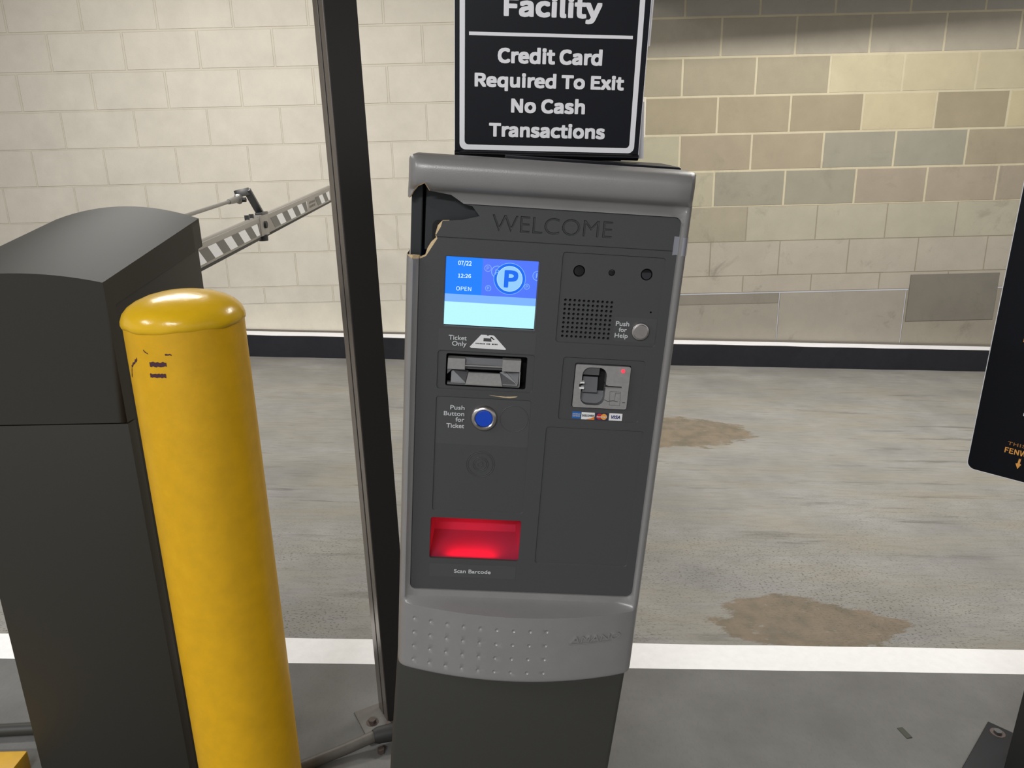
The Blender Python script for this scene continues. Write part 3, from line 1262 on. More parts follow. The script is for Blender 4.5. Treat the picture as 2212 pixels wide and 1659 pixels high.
# tray: sloping side wings, chute, front lip
solid([(-94.8, -2, -1.5), (-76, -2, -1.5), (-72.6, 10, -14), (-79, 12.5, -14), (-94.8, 13.5, -9)], 3, M_CASTD, mb)
solid([(-28, -2, -1.5), (-7, -2, -1.5), (-6, 14.5, -6), (-24.5, 12.5, -14), (-31, 10, -14)], 3, M_CASTD, mb)
solid([(-94.8, -2.8, -.8), (-76, -2.8, -.8), (-76, -1.8, -.8), (-94.8, -1.6, -.8)], 5, M_CAST, mb)
solid([(-27, -2.8, -.8), (-7.5, -2.8, -.8), (-7.5, -1.6, -.8), (-27, -1.8, -.8)], 5, M_CAST, mb)
solid([(-8.6, -1.8, -.8), (-7.4, -1.8, -.8), (-24, 12.4, -12), (-25.2, 12.4, -12)], 3, M_CAST, mb)
solid([(-5.8, -4.5, -.8), (-4.6, -4.5, -.8), (-4.6, 16, -1), (-5.8, 16, -1)], 8, M_CAST, mb)
solid([(-75.6, -4, 1.0), (-27.4, -4, 1.0), (-30.8, 9, -10), (-72.4, 9, -10)], 4, M_CAST, mb)
solid([(-76.2, -4.4, 1.2), (-26.8, -4.4, 1.2), (-27.4, -3.4, 1.2), (-75.6, -3.4, 1.2)], 4, M_CHROME, mb)
solid([(-99.5, -6.0, -2), (-5, -6.0, -2), (-5, -2.8, -1), (-94, -2.8, -1), (-99.5, -2.8, -2)], 6, M_CASTD, mb)
solid([(-100, 8, -3), (-94.5, 14, -3), (-94.5, 15.6, -3), (-100, 15.6, -3)], 6, M_CASTD, mb)
mb.box((-.102, -.009, -.0315), (.0035, .038, -.030), M_BLACK)
o = mb.build('ticket_slot', machine, HM)
o['label'] = 'grey metal ticket slot in a black opening'
# worn paint below it
mb = MB()
mb.poly(mm([(-44, -17.6), (-22, -18.6), (-6, -17.4), (-8, -18.6), (-16, -20.2), (-26, -19.8)]), -.0001, .0003, M_TORN)
mb.build('paint_chip', panel, HM)

# card reader
cav = []
for cx, cy, a0 in ((98, 18, 0), (87, 18, 90), (87, -12.5, 180), (98, -12.5, 270)):
    cav += [(cx + 10.6 * cos(radians(a0 + 15 * k)), cy + 10.8 * sin(radians(a0 + 15 * k))) for k in range(7)]
slot = [(107.0, 2.7), (129.6, 2.9), (130.2, 3.6), (129.6, 4.4), (112, 4.6), (107.0, 7.0)]
rd_out = rrect(67, -27.2, 139.2, 32, 2.5, 4)
notch = [(73.6, 1.4), (78.5, 1.4), (78.5, 5.2), (73.6, 5.2)]
V4, F4 = triangulate(rd_out, [cav, slot, notch])
mb = MB()
mb.add([(x / 1000, y / 1000, .0022) for x, y in V4], F4, M_CAST)
for a, b in boundary(F4):
    pa, pb = V4[a], V4[b]
    mb.add([(pa[0] / 1000, pa[1] / 1000, .0022), (pb[0] / 1000, pb[1] / 1000, .0022), (pb[0] / 1000, pb[1] / 1000, -.014), (pa[0] / 1000, pa[1] / 1000, -.014)], [(3, 2, 1, 0)], M_CASTD)
mb.box((.066, -.029, -.016), (.140, .0335, -.0145), M_BLACK)
solid([(77, 17, -3), (99, 17, -3), (99, 30, -1), (77, 30, -1)], 10, M_CASTD, mb)
solid([(79, -7, -3), (98.6, -7, -3), (98.6, 13, -7), (79, 13, -7)], 8, M_CASTD, mb)
solid([(76, -24, -6), (109, -24, -6), (109, -7.5, -13), (76, -7.5, -13)], 1, M_CASTD, mb)
solid([(74.5, 6.2, 2.4), (80.2, 6.2, 2.4), (80.2, 8.2, 2.4), (75, 8.2, 2.4)], 8, M_WHITE, mb)
solid([(74.5, -1.6, 2.4), (80.2, -1.6, 2.4), (80.2, 1, 2.4), (74, 1, 2.4)], 8, M_WHITE, mb)
solid([(107.5, 1.6, 2.6), (130.5, 1.8, 2.6), (130.5, 2.6, 2.6), (107.5, 2.4, 2.6)], 1, M_CHROME, mb)
reader = mb.build('card_reader', machine, HM)
reader['label'] = 'silver card reader plate with a deep finger recess'
mb = MB()
for L_ in ([(115, -3), (129, -3)], [(129, -3), (130, -22)], [(130, -22), (116, -22)], [(116, -22), (115, -3)], [(122.5, -5), (128.5, -5)], [(122.5, -5), (122.5, -15)]):
    (ax, ay), (bx, by) = L_
    L2 = math.hypot(bx - ax, by - ay)
    nx, ny = -(by - ay) / L2 * .22, (bx - ax) / L2 * .22
    mb.poly(mm([(ax + nx, ay + ny), (ax - nx, ay - ny), (bx - nx, by - ny), (bx + nx, by + ny)]), .0022, .0024, M_CASTD)
scr = [(108.5, -15), (112, -16.2), (113, -17.4), (116, -16.4), (121, -15.6), (127, -17), (131, -17.2), (133, -17.6), (136.5, -17.4)]
for (ax, ay), (bx, by) in zip(scr, scr[1:]):
    if ax in (127, 131):
        continue
    mb.poly(mm([(ax, ay + .5), (ax, ay - .5), (bx, by - .4), (bx, by + .4)]), .0022, .0025, M_STEELD)
mb.build('card_symbol', reader, HM)
E_LED = EM('red_led', (255, 40, 60), 2.2)
q = MB()
q.lathe([(0, .0052), (.0012, .0049), (.0021, .0038), (.0024, .0022)], E_LED, 20, T(.1294, .0259, 0))
q.build('indicator_light', reader, HM, smooth=60)

# card emblems
mb = MB()
Z = W0
C_AM, C_NAVY, C_RED, C_OR, C_VB = mat('card_blue', (30, 100, 175), .5), mat('card_navy', (32, 38, 78), .5), mat('card_red', (196, 38, 40), .5), mat('card_orange', (232, 130, 40), .5), mat('card_visa_blue', (34, 40, 110), .5)
C_MO = mat('card_amber', (240, 160, 60), .5)
mb.poly(mm([(68.4, -44.4), (79.8, -44.4), (79.8, -34.6), (68.4, -34.6)]), Z, Z + .0004, C_AM)
add_text(mb, 'AMERICAN', .0688, -.0388, .0105, .0019, Z + .0005, M_PRINT, .01)
add_text(mb, 'EXPRESS', .0692, -.0416, .0098, .0019, Z + .0005, M_PRINT, .01)
mb.build('card_emblem', panel, HM)
mb = MB()
mb.poly(mm([(80.9, -45.2), (98.6, -45.2), (98.6, -35.2), (80.9, -35.2)]), Z, Z + .0004, M_WHITE)
mb.poly(mm([(87, -45.2), (98.6, -45.2), (98.6, -40.8), (94, -43.2)]), Z + .0004, Z + .0005, C_OR)
add_text(mb, 'DISCOVER', .0818, -.0408, .0158, .0028, Z + .0006, M_BLACK, .02)
mb.build('card_emblem', panel, HM)
mb = MB()
mb.poly(mm([(100.2, -45.3), (116.2, -45.3), (116.2, -35.2), (100.2, -35.2)]), Z, Z + .0004, C_NAVY)
for cx, m_, zz in ((105.3, C_RED, .0005), (111.2, C_MO, .0006)):
    mb.add([(x / 1000, y / 1000, Z + zz) for x, y in circle(cx, -40.2, 4.2, 28)], [list(range(28))], m_)
add_text(mb, 'MasterCard', .1016, -.0412, .0134, .0020, Z + .0008, M_WHITE, .02)
mb.build('card_emblem', panel, HM)
mb = MB()
mb.poly(mm([(118.2, -44.9), (135.8, -44.9), (135.8, -34.7), (118.2, -34.7)]), Z, Z + .0004, M_WHITE)
add_text(mb, 'VISA', .1200, -.0420, .0130, .0046, Z + .0006, C_VB, .03, .22)
mb.build('card_emblem', panel, HM)

# barcode window: recess lit by its own red lamp, closed with a pane
M_REC = mat('scanner_recess', (190, 60, 90), 0.8, spec=0.2)
mb = MB()
u0, u1, v0, v1 = -.1155, .0127, -.2665, -.200
mb.add([(u0, v0, -.005), (u1, v0, -.005), (u1, v1, -.005), (u0, v1, -.005), (u0 + .004, v0 + .014, -.06), (u1 - .004, v0 + .014, -.06), (u1 - .004, v1 - .0012, -.06), (u0 + .004, v1 - .0012, -.06)],
       [(0, 1, 5, 4), (1, 2, 6, 5), (2, 3, 7, 6), (3, 0, 4, 7), (4, 5, 6, 7)], M_REC)
wn = mb.build('scanner_window', machine, HM)
wn['label'] = 'red lit barcode scanner window'
M_PANE = mat('clear_red_pane', (120, 20, 30), 0.12, alpha=0.14)
mb = MB()
mb.box((u0 + .0005, v0 + .0005, -.0052), (u1 - .0005, v1 - .0005, -.0042), M_PANE)
mb.build('window_pane', wn, HM)
ld = bpy.data.lights.new('scanner_lamp', 'AREA')
ld.shape = 'RECTANGLE'
ld.size, ld.size_y = .07, .016
ld.energy = 0.024
ld.color = (1.0, 0.004, 0.06)
lo = bpy.data.objects.new('scanner_lamp', ld)
place(lo, wn, HM @ T(-.055, -.2535, -.0064) @ Matrix.Rotation(radians(-6), 4, 'X'))

# raised maker's name on the chin, following the curve
mb = MB()
PLAIN[0] = True
vs, fs = text_xy('AMANO', 92, -374.5, 74, 10.2, 0.0, .2)
PLAIN[0] = False
for dz, m_ in ((.0, M_SILVER),):
    tops = [(x / 1000, y / 1000, (shell_w(x, y, False) + 2.4) / 1000) for x, y in vs]
    bots = [(x / 1000, y / 1000, (shell_w(x, y, False) - .3) / 1000) for x, y in vs]
    n_ = len(vs)
    mb.add(tops + bots, fs + [[b, a, n_ + a, n_ + b] for a, b in boundary(fs)], M_SILVER)
ul = [(91 + 5.2 * k) for k in range(13)]
for a, b in zip(ul, ul[1:]):
    mb.add([(x / 1000, y / 1000, (shell_w(x, y, False) + d) / 1000) for x, y, d in ((a, -378.4, .8), (b, -378.4, .8), (b, -376.8, .8), (a, -376.8, .8), (a, -379.4, 0), (b, -379.4, 0))],
           [(0, 1, 2, 3), (4, 5, 1, 0)], M_SILVER)
mb.build('raised_lettering', front_cover, HM)

# strip of clear tape on the right edge
M_TAPE = mat('clear_tape', (190, 190, 200), 0.25, alpha=0.45)
mb = MB()
tv = []
for k in range(9):
    u_ = 174 + 18.5 * k / 8
    w_ = .8 if u_ < 177 else max(shell_w(min(u_, 191.5), 100) + .7, -2)
    if 177 <= u_ < 181:
        w_ = 2.6
    tv += [(u_ / 1000, .2035, w_ / 1000), (u_ / 1000, .1800 + .0006 * (k % 3), w_ / 1000)]
mb.add(tv, [(2 * k, 2 * k + 1, 2 * k + 3, 2 * k + 2) for k in range(8)], M_TAPE)
o = mb.build('tape_strip', front_cover, HM, smooth=80)
o['label'] = 'clear tape over the right edge'

# ------------------------------------------------------------------ credit card sign on the machine
su, sv, sn = [Vector(q) for q in ((0.9986, 0.0277, -0.0451), (0.0465, -0.0608, 0.99707), (0.0249, -0.9978, -0.0620))]
su.normalize()
sn = su.cross(sv).normalized()
sv = sn.cross(su).normalized()
SM = Matrix((su, sv, sn)).transposed().to_4x4()
SM.translation = Vector((0.0523, 1.06, 1.2271))
sign = thing('credit_card_sign', 'black and white credit card sign standing on top of the ticket machine', 'sign', SM)
mb = MB()
mb.poly(mm([(-121.3, 7), (122.6, 7), (124.6, 330), (-121.3, 330)]), -.004, -.0003, M_SWHITE)
mb.poly(mm([(-120.6, 7), (121.8, 7), (123.6, 330), (-120.6, 330)]), -.0003, .0, M_SIGN)
mb.build('sign_panel', sign, SM)
# gloss lip where the sheet bends back under
mb = MB()
pr = [(0, 9.4, .3), (0, 8.2, 2.4), (0, 6.4, 3.6), (0, 4.2, 3.4), (0, 2.4, 1.8), (0, 1.2, -2), (0, 1.2, -12)]
V_ = [(x / 1000, p[1] / 1000, p[2] / 1000) for p in pr for x in (-121, 122)]
mb.add(V_, [(2 * k, 2 * k + 2, 2 * k + 3, 2 * k + 1) for k in range(len(pr) - 1)], M_GLOSS)
mb.build('bent_lip', sign, SM, smooth=60)
mb = MB()
bo, bi = rrect(-114.6, 10.6, 115.6, 420, 8, 6), rrect(-108, 17, 109, 414, 5, 6)
n_ = len(bo)
mb.add([(x / 1000, min(y, 325) / 1000, .0003) for x, y in bo + bi], [(i, (i + 1) % n_, n_ + (i + 1) % n_, n_ + i) for i in range(n_) if not (bo[i][1] > 400 and bo[(i + 1) % n_][1] > 400)], M_SWHITE)
mb.build('border_line', sign, SM)
mb = MB()
mb.poly(mm([(-102.8, 147.9), (103.4, 148.6), (103.4, 152.5), (-102.8, 152.0)]), .0, .0003, M_SWHITE)
mb.build('divider_line', sign, SM)
for t_, x_, y_, w_, c_, of_ in (('Facility', -.0600, .1706, .1226, .0232, .048), ('Credit Card', -.0666, .1166, .1330, .0178, .048), ('Required To Exit', -.0955, .0880, .1920, .0165, .048),
                           ('No Cash', -.0482, .0577, .0960, .0172, .048), ('Transactions', -.0763, .0275, .1520, .0172, .048)):
    q = MB()
    add_text(q, t_, x_, y_, w_, c_, .0003, M_SWHITE, of_)
    q.build('lettering', sign, SM)
mb = MB()
mb.add([(.05, .0, -.020), (.1335, .003, -.020), (.126, .075, -.008), (.05, .09, -.006)], [(0, 1, 2, 3)], M_SWHITE)
mb.add([(.05, .0, -.021), (.1335, .003, -.021), (.126, .075, -.009), (.05, .09, -.007)], [(3, 2, 1, 0)], M_SWHITE)
mb.poly(mm([(100, 130), (127.5, 142), (129.5, 330), (100, 330)]), -.010, -.008, M_SWHITE)
mb.build('backing_sheet', sign, SM)
mb = MB()
mb.box((-.040, .2640, -.17), (.1865, .2838, -.060), M_SIGN, .002)
o = mb.build('foot_plate', sign, HM)
mb = MB()
mb.box((-.10, .0, -.010), (.10, .02, -.004), M_SIGN)
mb.build('bracket', sign, SM)

# ------------------------------------------------------------------ yellow bollard
BC = Vector((-0.482, 1.12, 0))
bz = floor_z(BC.x)
bollard = thing('bollard', 'yellow painted steel bollard with a domed cap', 'bollard', T(BC.x, BC.y, bz))
mb = MB()
mb.lathe([(0, 0.0), (.084, -.006), (.084, .5 - bz), (.084, 1.012 - bz)], M_YEL, 64)
mb.build('post', bollard, smooth=40)
mb = MB()
vs, fs = [], []
prof = [(.0840, 1.008), (.0853, 1.0092), (.0862, 1.013), (.0858, 1.018), (.0826, 1.027), (.075, 1.0355), (.064, 1.0425), (.048, 1.0490), (.030, 1.0532), (.013, 1.0555), (0, 1.056)]
mb.lathe([(a, b - bz) for a, b in prof], M_YELC, 64)
for i, v in enumerate(mb.v):
    r_ = math.hypot(v.x, v.y)
    if r_ > .083:
        an = math.atan2(v.y, v.x)
        v.z += .0009 * sin(5 * an + 1) + .0005 * sin(13 * an)
        k = 1 + .006 * sin(3 * an + 2) + .004 * sin(9 * an)
        v.x *= k
        v.y *= k
mb.build('dome_cap', bollard, smooth=60)
mb = MB()


def scrib(a0, z0_, a1, z1_, th, nseg=9):
    P_ = []
    for k in range(nseg + 1):
        t = k / nseg
        a = radians(a0 + (a1 - a0) * t)
        zz = z0_ + (z1_ - z0_) * t - bz
        h_ = th * (0.5 + 0.5 * random.random())
        jz = random.uniform(-.0012, .0012)
        P_ += [(.0844 * cos(a), .0844 * sin(a), zz + jz - h_), (.0844 * cos(a), .0844 * sin(a), zz + jz + h_)]
    mb.add(P_, [(2 * k, 2 * k + 2, 2 * k + 3, 2 * k + 1) for k in range(nseg)], M_PURP)


def hatch(a0, a1, z_, th, nseg=15):
    """a zigzag stroke rubbed back and forth"""
    P_ = []
    for k in range(nseg + 1):
        a = radians(a0 + (a1 - a0) * k / nseg)
        up_ = th * (.55 + .45 * random.random())
        dn_ = th * (.55 + .45 * random.random())
        P_ += [(.0844 * cos(a), .0844 * sin(a), z_ - bz - dn_), (.0844 * cos(a), .0844 * sin(a), z_ - bz + up_)]
    mb.add(P_, [(2 * k, 2 * k + 2, 2 * k + 3, 2 * k + 1) for k in range(nseg)], M_PURP)


hatch(-106, -89, .9655, .0042)
mb.build('marker_scribble', bollard)
mb = MB()
hatch(-107.5, -91, .9490, .0038)
mb.build('marker_scribble', bollard)
mb = MB()
scrib(-140, .940, -135, .957, .0026, 5)
scrib(-135, .957, -122, .971, .0024, 8)
mb.build('marker_scribble', bollard)
mb = MB()
scrib(-111, .985, -106, .981, .0014, 3)
mb.build('marker_scribble', bollard)
mb = MB()
scrib(-89, .979, -83, .979, .0014, 4)
o = mb.build('marker_scribble', bollard)
o['label'] = 'dark purple marker scribbles on the yellow paint'

# ------------------------------------------------------------------ barrier gate cabinet
NL, NR, FR_, FL = Vector((-.9267, 1.211, 0)), Vector((-.6394, 1.2065, 0)), Vector((-.6175, 1.569, 0)), Vector((-.9044, 1.574, 0))
cz = floor_z(-.81)
gate = thing('gate_cabinet', 'dark grey barrier gate cabinet with a curved hood behind the yellow bollard', 'gate cabinet', T(-.77, 1.39, cz))


def cpt(a, t, z_, inset=0.0):
    """a: 0 left .. 1 right, t: 0 near .. 1 far"""
    n_ = NL.lerp(NR, a)
    f_ = FL.lerp(FR_, a)
    p = n_.lerp(f_, t)
    return Vector((p.x, p.y, z_))


def top_z(a, t):
    edge = 1.0557 + (1.1241 - 1.0557) * t
    rise = .0157 + (.0247 - .0157) * t
    if t > .75:
        edge -= .012 * ((t - .75) / .25) ** 2 * 0
    return edge + rise * (1 - (2 * a - 1) ** 2) + (1 - a) * .004


mb = MB()
na, nt_ = 16, 12
vs = [cpt(i / na, j / nt_, top_z(i / na, j / nt_)) for j in range(nt_ + 1) for i in range(na + 1)]
fs = [(j * (na + 1) + i, j * (na + 1) + i + 1, (j + 1) * (na + 1) + i + 1, (j + 1) * (na + 1) + i) for j in range(nt_) for i in range(na)]
mb.add(vs, fs, M_CAB)
# front, down to the seam
vs = [cpt(i / na, 0, top_z(i / na, 0)) for i in range(na + 1)] + [cpt(i / na, 0, .822) for i in range(na + 1)]
mb.add(vs, [(na + 1 + i, na + 2 + i, i + 1, i) for i in range(na)], M_CAB)
# side skirts: full height return near the front, then only the sloping skirt
for a in (0, 1):
    pts_ = []
    V_ = []
    tt = [0, .07, .0701] + [.1 + .9 * k / 9 for k in range(10)]
    for t in tt:
        low = .822 if t < .0705 and t != .0701 else 1.0158 + (1.069 - 1.0158) * (t - .07) / .93
        V_ += [cpt(a, t, top_z(a, t) - 3e-5), cpt(a, t, low)]
    nn = len(tt)
    F_ = [(2 * k, 2 * k + 1, 2 * k + 3, 2 * k + 2) for k in range(nn - 1)]
    if a == 0:
        F_ = [f[::-1] for f in F_]
    mb.add(V_, F_, M_CAB)
    # under-edge of the skirt, turned inwards
    s_ = -.012 if a == 1 else .012
    V_ = []
    for t in (.0705, .5, 1):
        p = cpt(a, t, 1.0158 + (1.069 - 1.0158) * (t - .07) / .93)
        p = p - Vector((0, 0, 3e-5))
        V_ += [p, p + Vector((s_, 0, 0))]
    mb.add(V_, [(0, 1, 3, 2), (2, 3, 5, 4)], M_CAB)
    V_ = [cpt(a, .0702, .8221), cpt(a, .0702, 1.0157), cpt(a, .07, 1.0158) + Vector((s_, 0, 0)), cpt(a, .07, .822) + Vector((s_, 0, 0))]
    mb.add(V_, [(0, 1, 2, 3)], M_CAB)
# back
vs = [cpt(i / na, 1, top_z(i / na, 1)) for i in range(na + 1)] + [cpt(i / na, 1, 1.069) for i in range(na + 1)]
mb.add(vs, [(i, i + 1, na + 2 + i, na + 1 + i) for i in range(na)], M_CAB)
hood = mb.build('hood', gate, Matrix(), smooth=25)
mb = MB()


def q4(z_, t0, t1, ins):
    P_ = [cpt(0, t0, z_), cpt(1, t0, z_), cpt(1, t1, z_), cpt(0, t1, z_)]
    return [P_[0] + Vector((ins, 0, 0)), P_[1] - Vector((ins, 0, 0)), P_[2] - Vector((ins, 0, 0)), P_[3] + Vector((ins, 0, 0))]


zf = floor_z(-.81) - .008
mb.hexa(q4(zf, 0.004, .07, 0.0) + q4(.8195, 0.004, .07, 0.0), M_CAB, .0012)
mb.build('front_door', gate, Matrix(), smooth=30)
mb = MB()
B_ = q4(zf, .02, 1.0, .009)
Tn = q4(1.04, .02, 1.0, .009)
Tn[2].z = Tn[3].z = 1.108
mb.hexa(B_ + Tn, M_CAB, .001)
mb.build('cabinet_body', gate, Matrix(), smooth=30)
mb = MB()
mb.tube([(-.86, 1.56, .965), (-.86, 1.66, .965)], .045, M_STEELD, 24)
mb.build('pivot_bracket', gate, Matrix(), smooth=40)

# ------------------------------------------------------------------ barrier arm
arm = thing('barrier_arm', 'grey and white striped folding barrier arm behind the gate cabinet', 'barrier arm', T(-.892, 1.75, .95))


def arm_pt(y):
    t = (y - 2.3) / 1.95
    return Vector((-.9005 - .044 * t, y, .967 + .0735 * t))


YJ = 2.93


def arm_seg(ya, yb, name):
    m1 = MB()
    A, B = arm_pt(ya), arm_pt(yb)
    hh, tt = .0345, .024
    P_ = [A + Vector((-tt, 0, -hh)), A + Vector((0, 0, -hh)), B + Vector((0, 0, -hh)), B + Vector((-tt, 0, -hh)),
          A + Vector((-tt, 0, hh)), A + Vector((0, 0, hh)), B + Vector((0, 0, hh)), B + Vector((-tt, 0, hh))]
    m1.hexa(P_, M_ARMAL, .002)
    # rolled top rail, lower flange
    m1.tube([A + Vector((-tt / 2, 0, hh - .002)), B + Vector((-tt / 2, 0, hh - .002))], .0085, M_ARMAL, 12)
    o1 = m1.build(name, arm, Matrix(), smooth=40)
    m2 = MB()
    m2.hexa([p + Vector((0, 0, -hh - .011)) for p in (A + Vector((-tt * .8, 0, 0)), A + Vector((-.003, 0, 0)), B + Vector((-.003, 0, 0)), B + Vector((-tt * .8, 0, 0)))] +
            [p + Vector((0, 0, -hh + .001)) for p in (A + Vector((-tt * .8, 0, 0)), A + Vector((-.003, 0, 0)), B + Vector((-.003, 0, 0)), B + Vector((-tt * .8, 0, 0)))], M_RUB, .002)
    m2.build('rubber_strip', o1, Matrix(), smooth=40)
    return o1


def stripes(o1, ya, yb, pitch, skip=None):
    m1 = MB()
    y = ya
    i = 0
    sl = .055     # slant
    hi, lo = .017, -.026
    while y < yb - 1e-4:
        y2 = min(y + pitch, yb)
        if not (skip and skip[0] - .01 < y < skip[1] - .01):
            P_ = []
            for yy, zz in ((y + sl, lo), (y2 + sl, lo), (y2, hi), (y, hi)):
                p = arm_pt(min(max(yy, ya), yb + .0))
                P_.append(Vector((p.x + .0008, p.y, p.z + zz)))
            m1.add(P_, [(0, 1, 2, 3)], M_ARMG if i % 2 == 0 else M_ARMW)
        y = y2
        i += 1
    m1.build('stripe_tape', o1, Matrix())


s1 = arm_seg(1.70, YJ - .04, 'near_section')
stripes(s1, 1.80, YJ - .06, .075)
s2 = arm_seg(YJ + .02, 4.25, 'far_section')
stripes(s2, YJ + .10, 3.66, .088)
stripes(s2, 3.84, 4.20, .088)
mb = MB()
for zz in (.004, -.014):
    for k in range(4):
        y = 3.71 + .033 * k
        a, b = arm_pt(y), arm_pt(y + .025)
        mb.add([a + Vector((.001, 0, zz - .005)), b + Vector((.001, 0, zz - .005)), b + Vector((.001, 0, zz + .005)), a + Vector((.001, 0, zz + .005))], [(0, 1, 2, 3)], M_ARMG)
mb.build('small_print', s2, Matrix())
J = arm_pt(YJ)
mb = MB()
mb.box((J.x - .026, J.y - .045, J.z - .036), (J.x + .004, J.y + .055, J.z + .042), M_ARMAL, .004)
mb.tube([(J.x - .006, J.y, J.z - .055), (J.x - .006, J.y, J.z - .034)], .017, M_RUB, 16)
mb.tube([(J.x + .002, J.y + .003, J.z + .004), (J.x + .012, J.y + .003, J.z + .004)], .013, M_RUB, 16)
mb.box((J.x - .022, J.y - .02, J.z + .038), (J.x + .004, J.y + .06, J.z + .05), M_STEELD, .003)
mb.build('fold_joint', arm, Matrix(), smooth=40)
for dy in (-.14, -.09):
    MB().tube([(J.x - .012, J.y + dy, J.z + .030), (J.x - .012, J.y + dy, J.z + .050)], .009, M_STEELD, 6).build('bolt', arm, Matrix(), smooth=30)
mb = MB()
K1, K2, K3 = Vector((J.x - .012, J.y + .015, J.z + .045)), Vector((-.949, 2.90, 1.118)), Vector((-.975, 2.86, 1.112))
for A, B in ((K1, K2), (K2, K3)):
    d = (B - A).normalized()
    sx = Vector((0, 1, 0)).cross(d).normalized()
    n2 = d.cross(sx)
    w_, t_ = .013, .007
    A2, B2 = A - d * .004, B + d * .006
    mb.hexa([A2 - sx * w_ - n2 * t_, A2 + sx * w_ - n2 * t_, A2 + sx * w_ + n2 * t_, A2 - sx * w_ + n2 * t_,
             B2 - sx * w_ - n2 * t_, B2 + sx * w_ - n2 * t_, B2 + sx * w_ + n2 * t_, B2 - sx * w_ + n2 * t_], M_STEELD, .001)
mb.build('link_bracket', arm, Matrix(), smooth=40)
mb = MB()
RE = Vector((-.972, 2.86, 1.095))
R0_ = Vector((-.872, 1.70, 1.072))
dr = (RE - R0_).normalized()
mb.tube([R0_, RE - dr * .13], .0062, M_STEEL, 12)
mb.tube([RE - dr * .14, RE - dr * .06, RE - dr * .03, RE - dr * .005], [.0085, .012, .010, .012], M_STEEL, 12)
mb.lathe([(0, .014), (.013, .012), (.019, .004), (.019, -.004), (.013, -.012), (0, -.014)], M_STEEL, 16, Matrix.Translation(RE) @ Matrix.Rotation(radians(75), 4, 'Y'))
mb.tube([RE + Vector((.012, 0, -.004)), RE + Vector((.026, 0, -.004))], .009, M_RUB, 6)
mb.build('control_rod', arm, Matrix(), smooth=40)

# ------------------------------------------------------------------ black post with base plate and conduit
PX, PY = -.285, 1.383
pz = floor_z(PX)
lean = Matrix.Rotation(radians(-0.35), 4, 'Y')
PMx = T(PX, PY, pz) @ lean @ Matrix.Rotation(radians(28.5), 4, 'Z')
post = thing('sign_post', 'tall black square metal post between the bollard and the ticket machine', 'post', PMx)
mb = MB()
W_ = .0575
mb.box((0.0006, 0, .006), (W_, W_, 2.66), M_POST, .0008)
mb.build('tube', post, PMx)
mb = MB()
mb.box((-.0012, 0.0, .006), (.0006, .0235, 2.66), M_POSTE, .0004)
mb.box((-.0012, .0300, .006), (.0006, W_, 2.66), M_POSTE, .0004)
mb.build('slotted_edge', post, PMx)
mb = MB()
mb.box((-.0002, .0235, .006), (.0008, .0300, 2.66), M_BLACK)
mb.build('slot', post, PMx)
mb = MB()
mb.box((-.055, -.040, .0), (.105, .070, .007), M_CONC, .002)
plate = mb.build('base_plate', post, PMx, smooth=40)
for bx, by in ((-.030, .018), (.085, -.018), (.085, .050)):
    mb = MB()
    mb.tube([(bx, by, .006), (bx, by, .0075)], .0135, M_RUST, 20)
    mb.tube([(bx, by, .007), (bx, by, .015)], .0085, M_RUST, 6)
    mb.build('bolt', plate, PMx, smooth=30)

cond = thing('conduit', 'grey metal conduit on the floor running from the black post', 'conduit', T(-.35, 1.30, floor_z(-.35)))
fz = lambda x, d: floor_z(x) + d
mb = MB()
mb.tube([(-1.25, .88, fz(-1.25, .0115)), (-.66, 1.148, fz(-.66, .0115)), (-.45, 1.243, fz(-.45, .0115)), (-.36, 1.290, fz(-.36, .0185)), (-.30, 1.322, fz(-.30, .0265)), (-.262, 1.338, fz(-.262, .0275))], .0115, M_CONC, 16)
mb.build('pipe', cond, Matrix(), smooth=50)
mb = MB()
mb.tube([(-.305, 1.318, fz(-.305, .0265)), (-.296, 1.322, fz(-.296, .0268)), (-.262, 1.334, fz(-.262, .0268)), (-.225, 1.341, fz(-.225, .0268))], [.0135, .017, .0185, .0175], M_RUB, 18)
mb.tube([(-.288, 1.300, fz(-.288, .003)), (-.288, 1.300, fz(-.288, .013))], .0075, M_RUST, 6)
mb.tube([(-.279, 1.350, fz(-.279, .02)), (-.279, 1.350, fz(-.279, .034))], .006, M_RUST, 6)
mb.build('fitting', cond, Matrix(), smooth=40)
mb = MB()
mb.tube([(-1.6, 1.30, fz(-1.6, .0125)), (-1.10, 1.335, fz(-1.10, .0125)), (-.935, 1.352, fz(-.935, .0125))], .0125, M_PED, 16)  # darker material than the other pipe: shade put into its colour
o = mb.build('conduit', None, Matrix(), smooth=50)
tag(o, 'short conduit, coloured dark for the shade it lies in, on the floor at the left foot of the gate cabinet', 'conduit')

# yellow kerb block at the lower left
mb = MB()
zb = floor_z(-1.1)
mb.box((-1.6, 1.09, zb - .03), (-.975, 1.252, zb + .035), M_YEL, .004)
o = mb.build('wheel_stop', None, Matrix(), smooth=40)
tag(o, 'yellow painted concrete kerb block at the left foot of the gate cabinet', 'kerb block')

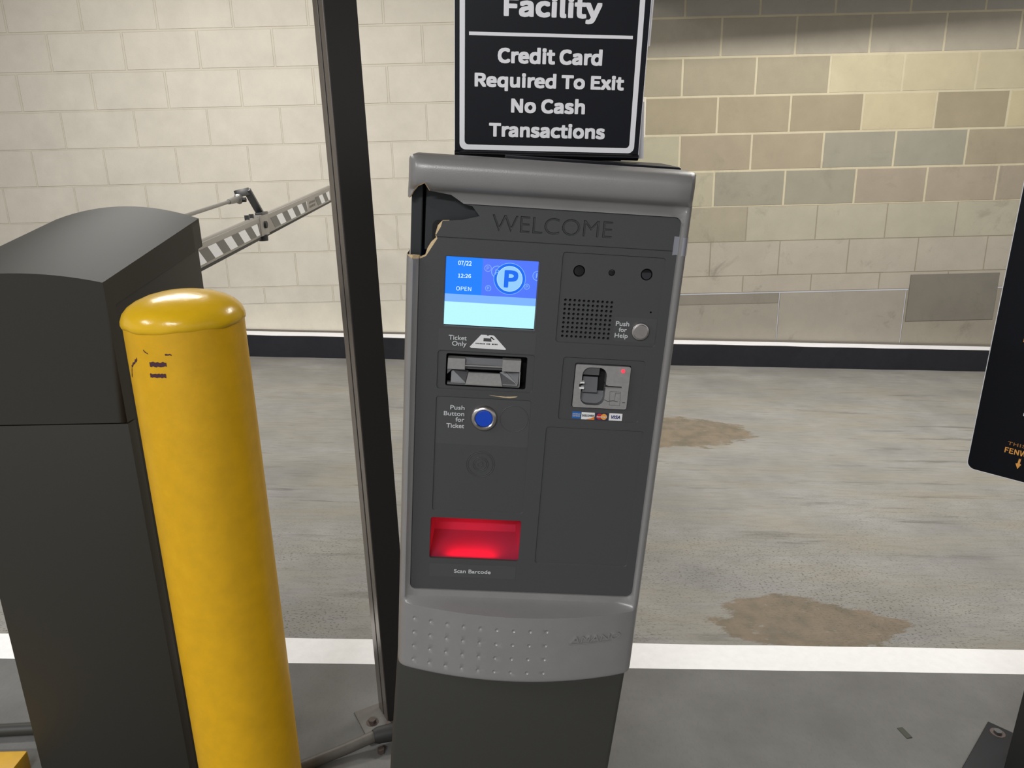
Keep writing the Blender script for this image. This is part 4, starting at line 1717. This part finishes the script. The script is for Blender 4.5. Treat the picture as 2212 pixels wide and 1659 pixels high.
# ------------------------------------------------------------------ right hand sign
rn = Vector((-.70711, -.70711, 0))
ru = Vector((.707, -.707, -.033)).normalized()
rv = rn.cross(ru).normalized()
if rv.z < 0:
    rv = -rv
rn = ru.cross(rv).normalized()
RMx = Matrix((ru, rv, rn)).transposed().to_4x4()
RMx.translation = Vector((.883, 1.357, .634))
RMx = RMx @ Matrix.Scale(.918, 4)
RP = Vector((1.045, 1.276, floor_z(1.045)))
rs = thing('lane_sign', 'black lane sign with orange lettering at the right edge', 'sign', Matrix.Translation(RP))
mb = MB()
mb.poly([(x, y) for x, y in rrect(-.0165, -.0005, .62, .95, .016, 6)], -.0035, 0, M_SWHITE)
mb.poly([(x, y) for x, y in rrect(-.0150, .001, .618, .948, .015, 6)], 0, .0003, M_SIGN)
mb.build('sign_panel', rs, RMx)
mb = MB()
add_text(mb, 'THIS IS', .0475, .0715, .0500, .0070, .0006, M_ORANGED, .015)
mb.build('lettering', rs, RMx)
mb = MB()
add_text(mb, 'FENWAY', .0450, .0540, .0560, .0115, .0006, M_ORANGE, .02)
mb.build('lettering', rs, RMx)
MB().poly([(.0722, .0485), (.0713, .0375), (.0680, .0360), (.0732, .0255), (.0778, .0360), (.0752, .0375), (.0757, .0485), (.0738, .0465)], .0003, .0006, M_ORANGE).build('arrow', rs, RMx)
MB().poly([(.0370, .283), (.0385, .283), (.0385, .294), (.0370, .294)], .0003, .0006, M_ORANGE).build('print_mark', rs, RMx)
MB().poly([(.0630, .137), (.0660, .137), (.0660, .143), (.0630, .143)], .0003, .0006, M_WHITE).build('print_mark', rs, RMx)
RPM = Matrix.Translation(RP) @ Matrix.Rotation(math.atan(.046), 4, 'Y') @ Matrix.Rotation(radians(-45), 4, 'Z')
mb = MB()
mb.box((-.038, -.036, 0), (.038, .036, 1.45), M_POST, .002)
mb.build('post', rs, RPM)
mb = MB()
mb.box((-.0990, -.140, 0), (.100, .094, .008), M_SIGN, .0015)
bp_ = mb.build('base_plate', rs, RPM)
for bx, by in ((-.074, .068), (.076, .068), (-.076, -.118), (.076, -.118)):
    mb = MB()
    mb.tube([(bx, by, .006), (bx, by, .0085)], .015, M_RUST, 20)
    mb.tube([(bx, by, .008), (bx, by, .014)], .0085, M_STEELD, 6)
    mb.build('bolt', bp_, RPM, smooth=30)

# small flattened scrap on the slab
mb = MB()
mb.box((-.007, -.016, 0), (.007, .016, .0016), mat('dark_litter', (70, 72, 62), .8), .0006)
o = mb.build('litter', None, T(.840, 1.381, floor_z(.840)) @ Matrix.Rotation(radians(12), 4, 'Z'))
tag(o, 'small dark flattened scrap lying on the grey slab near the right sign', 'litter')
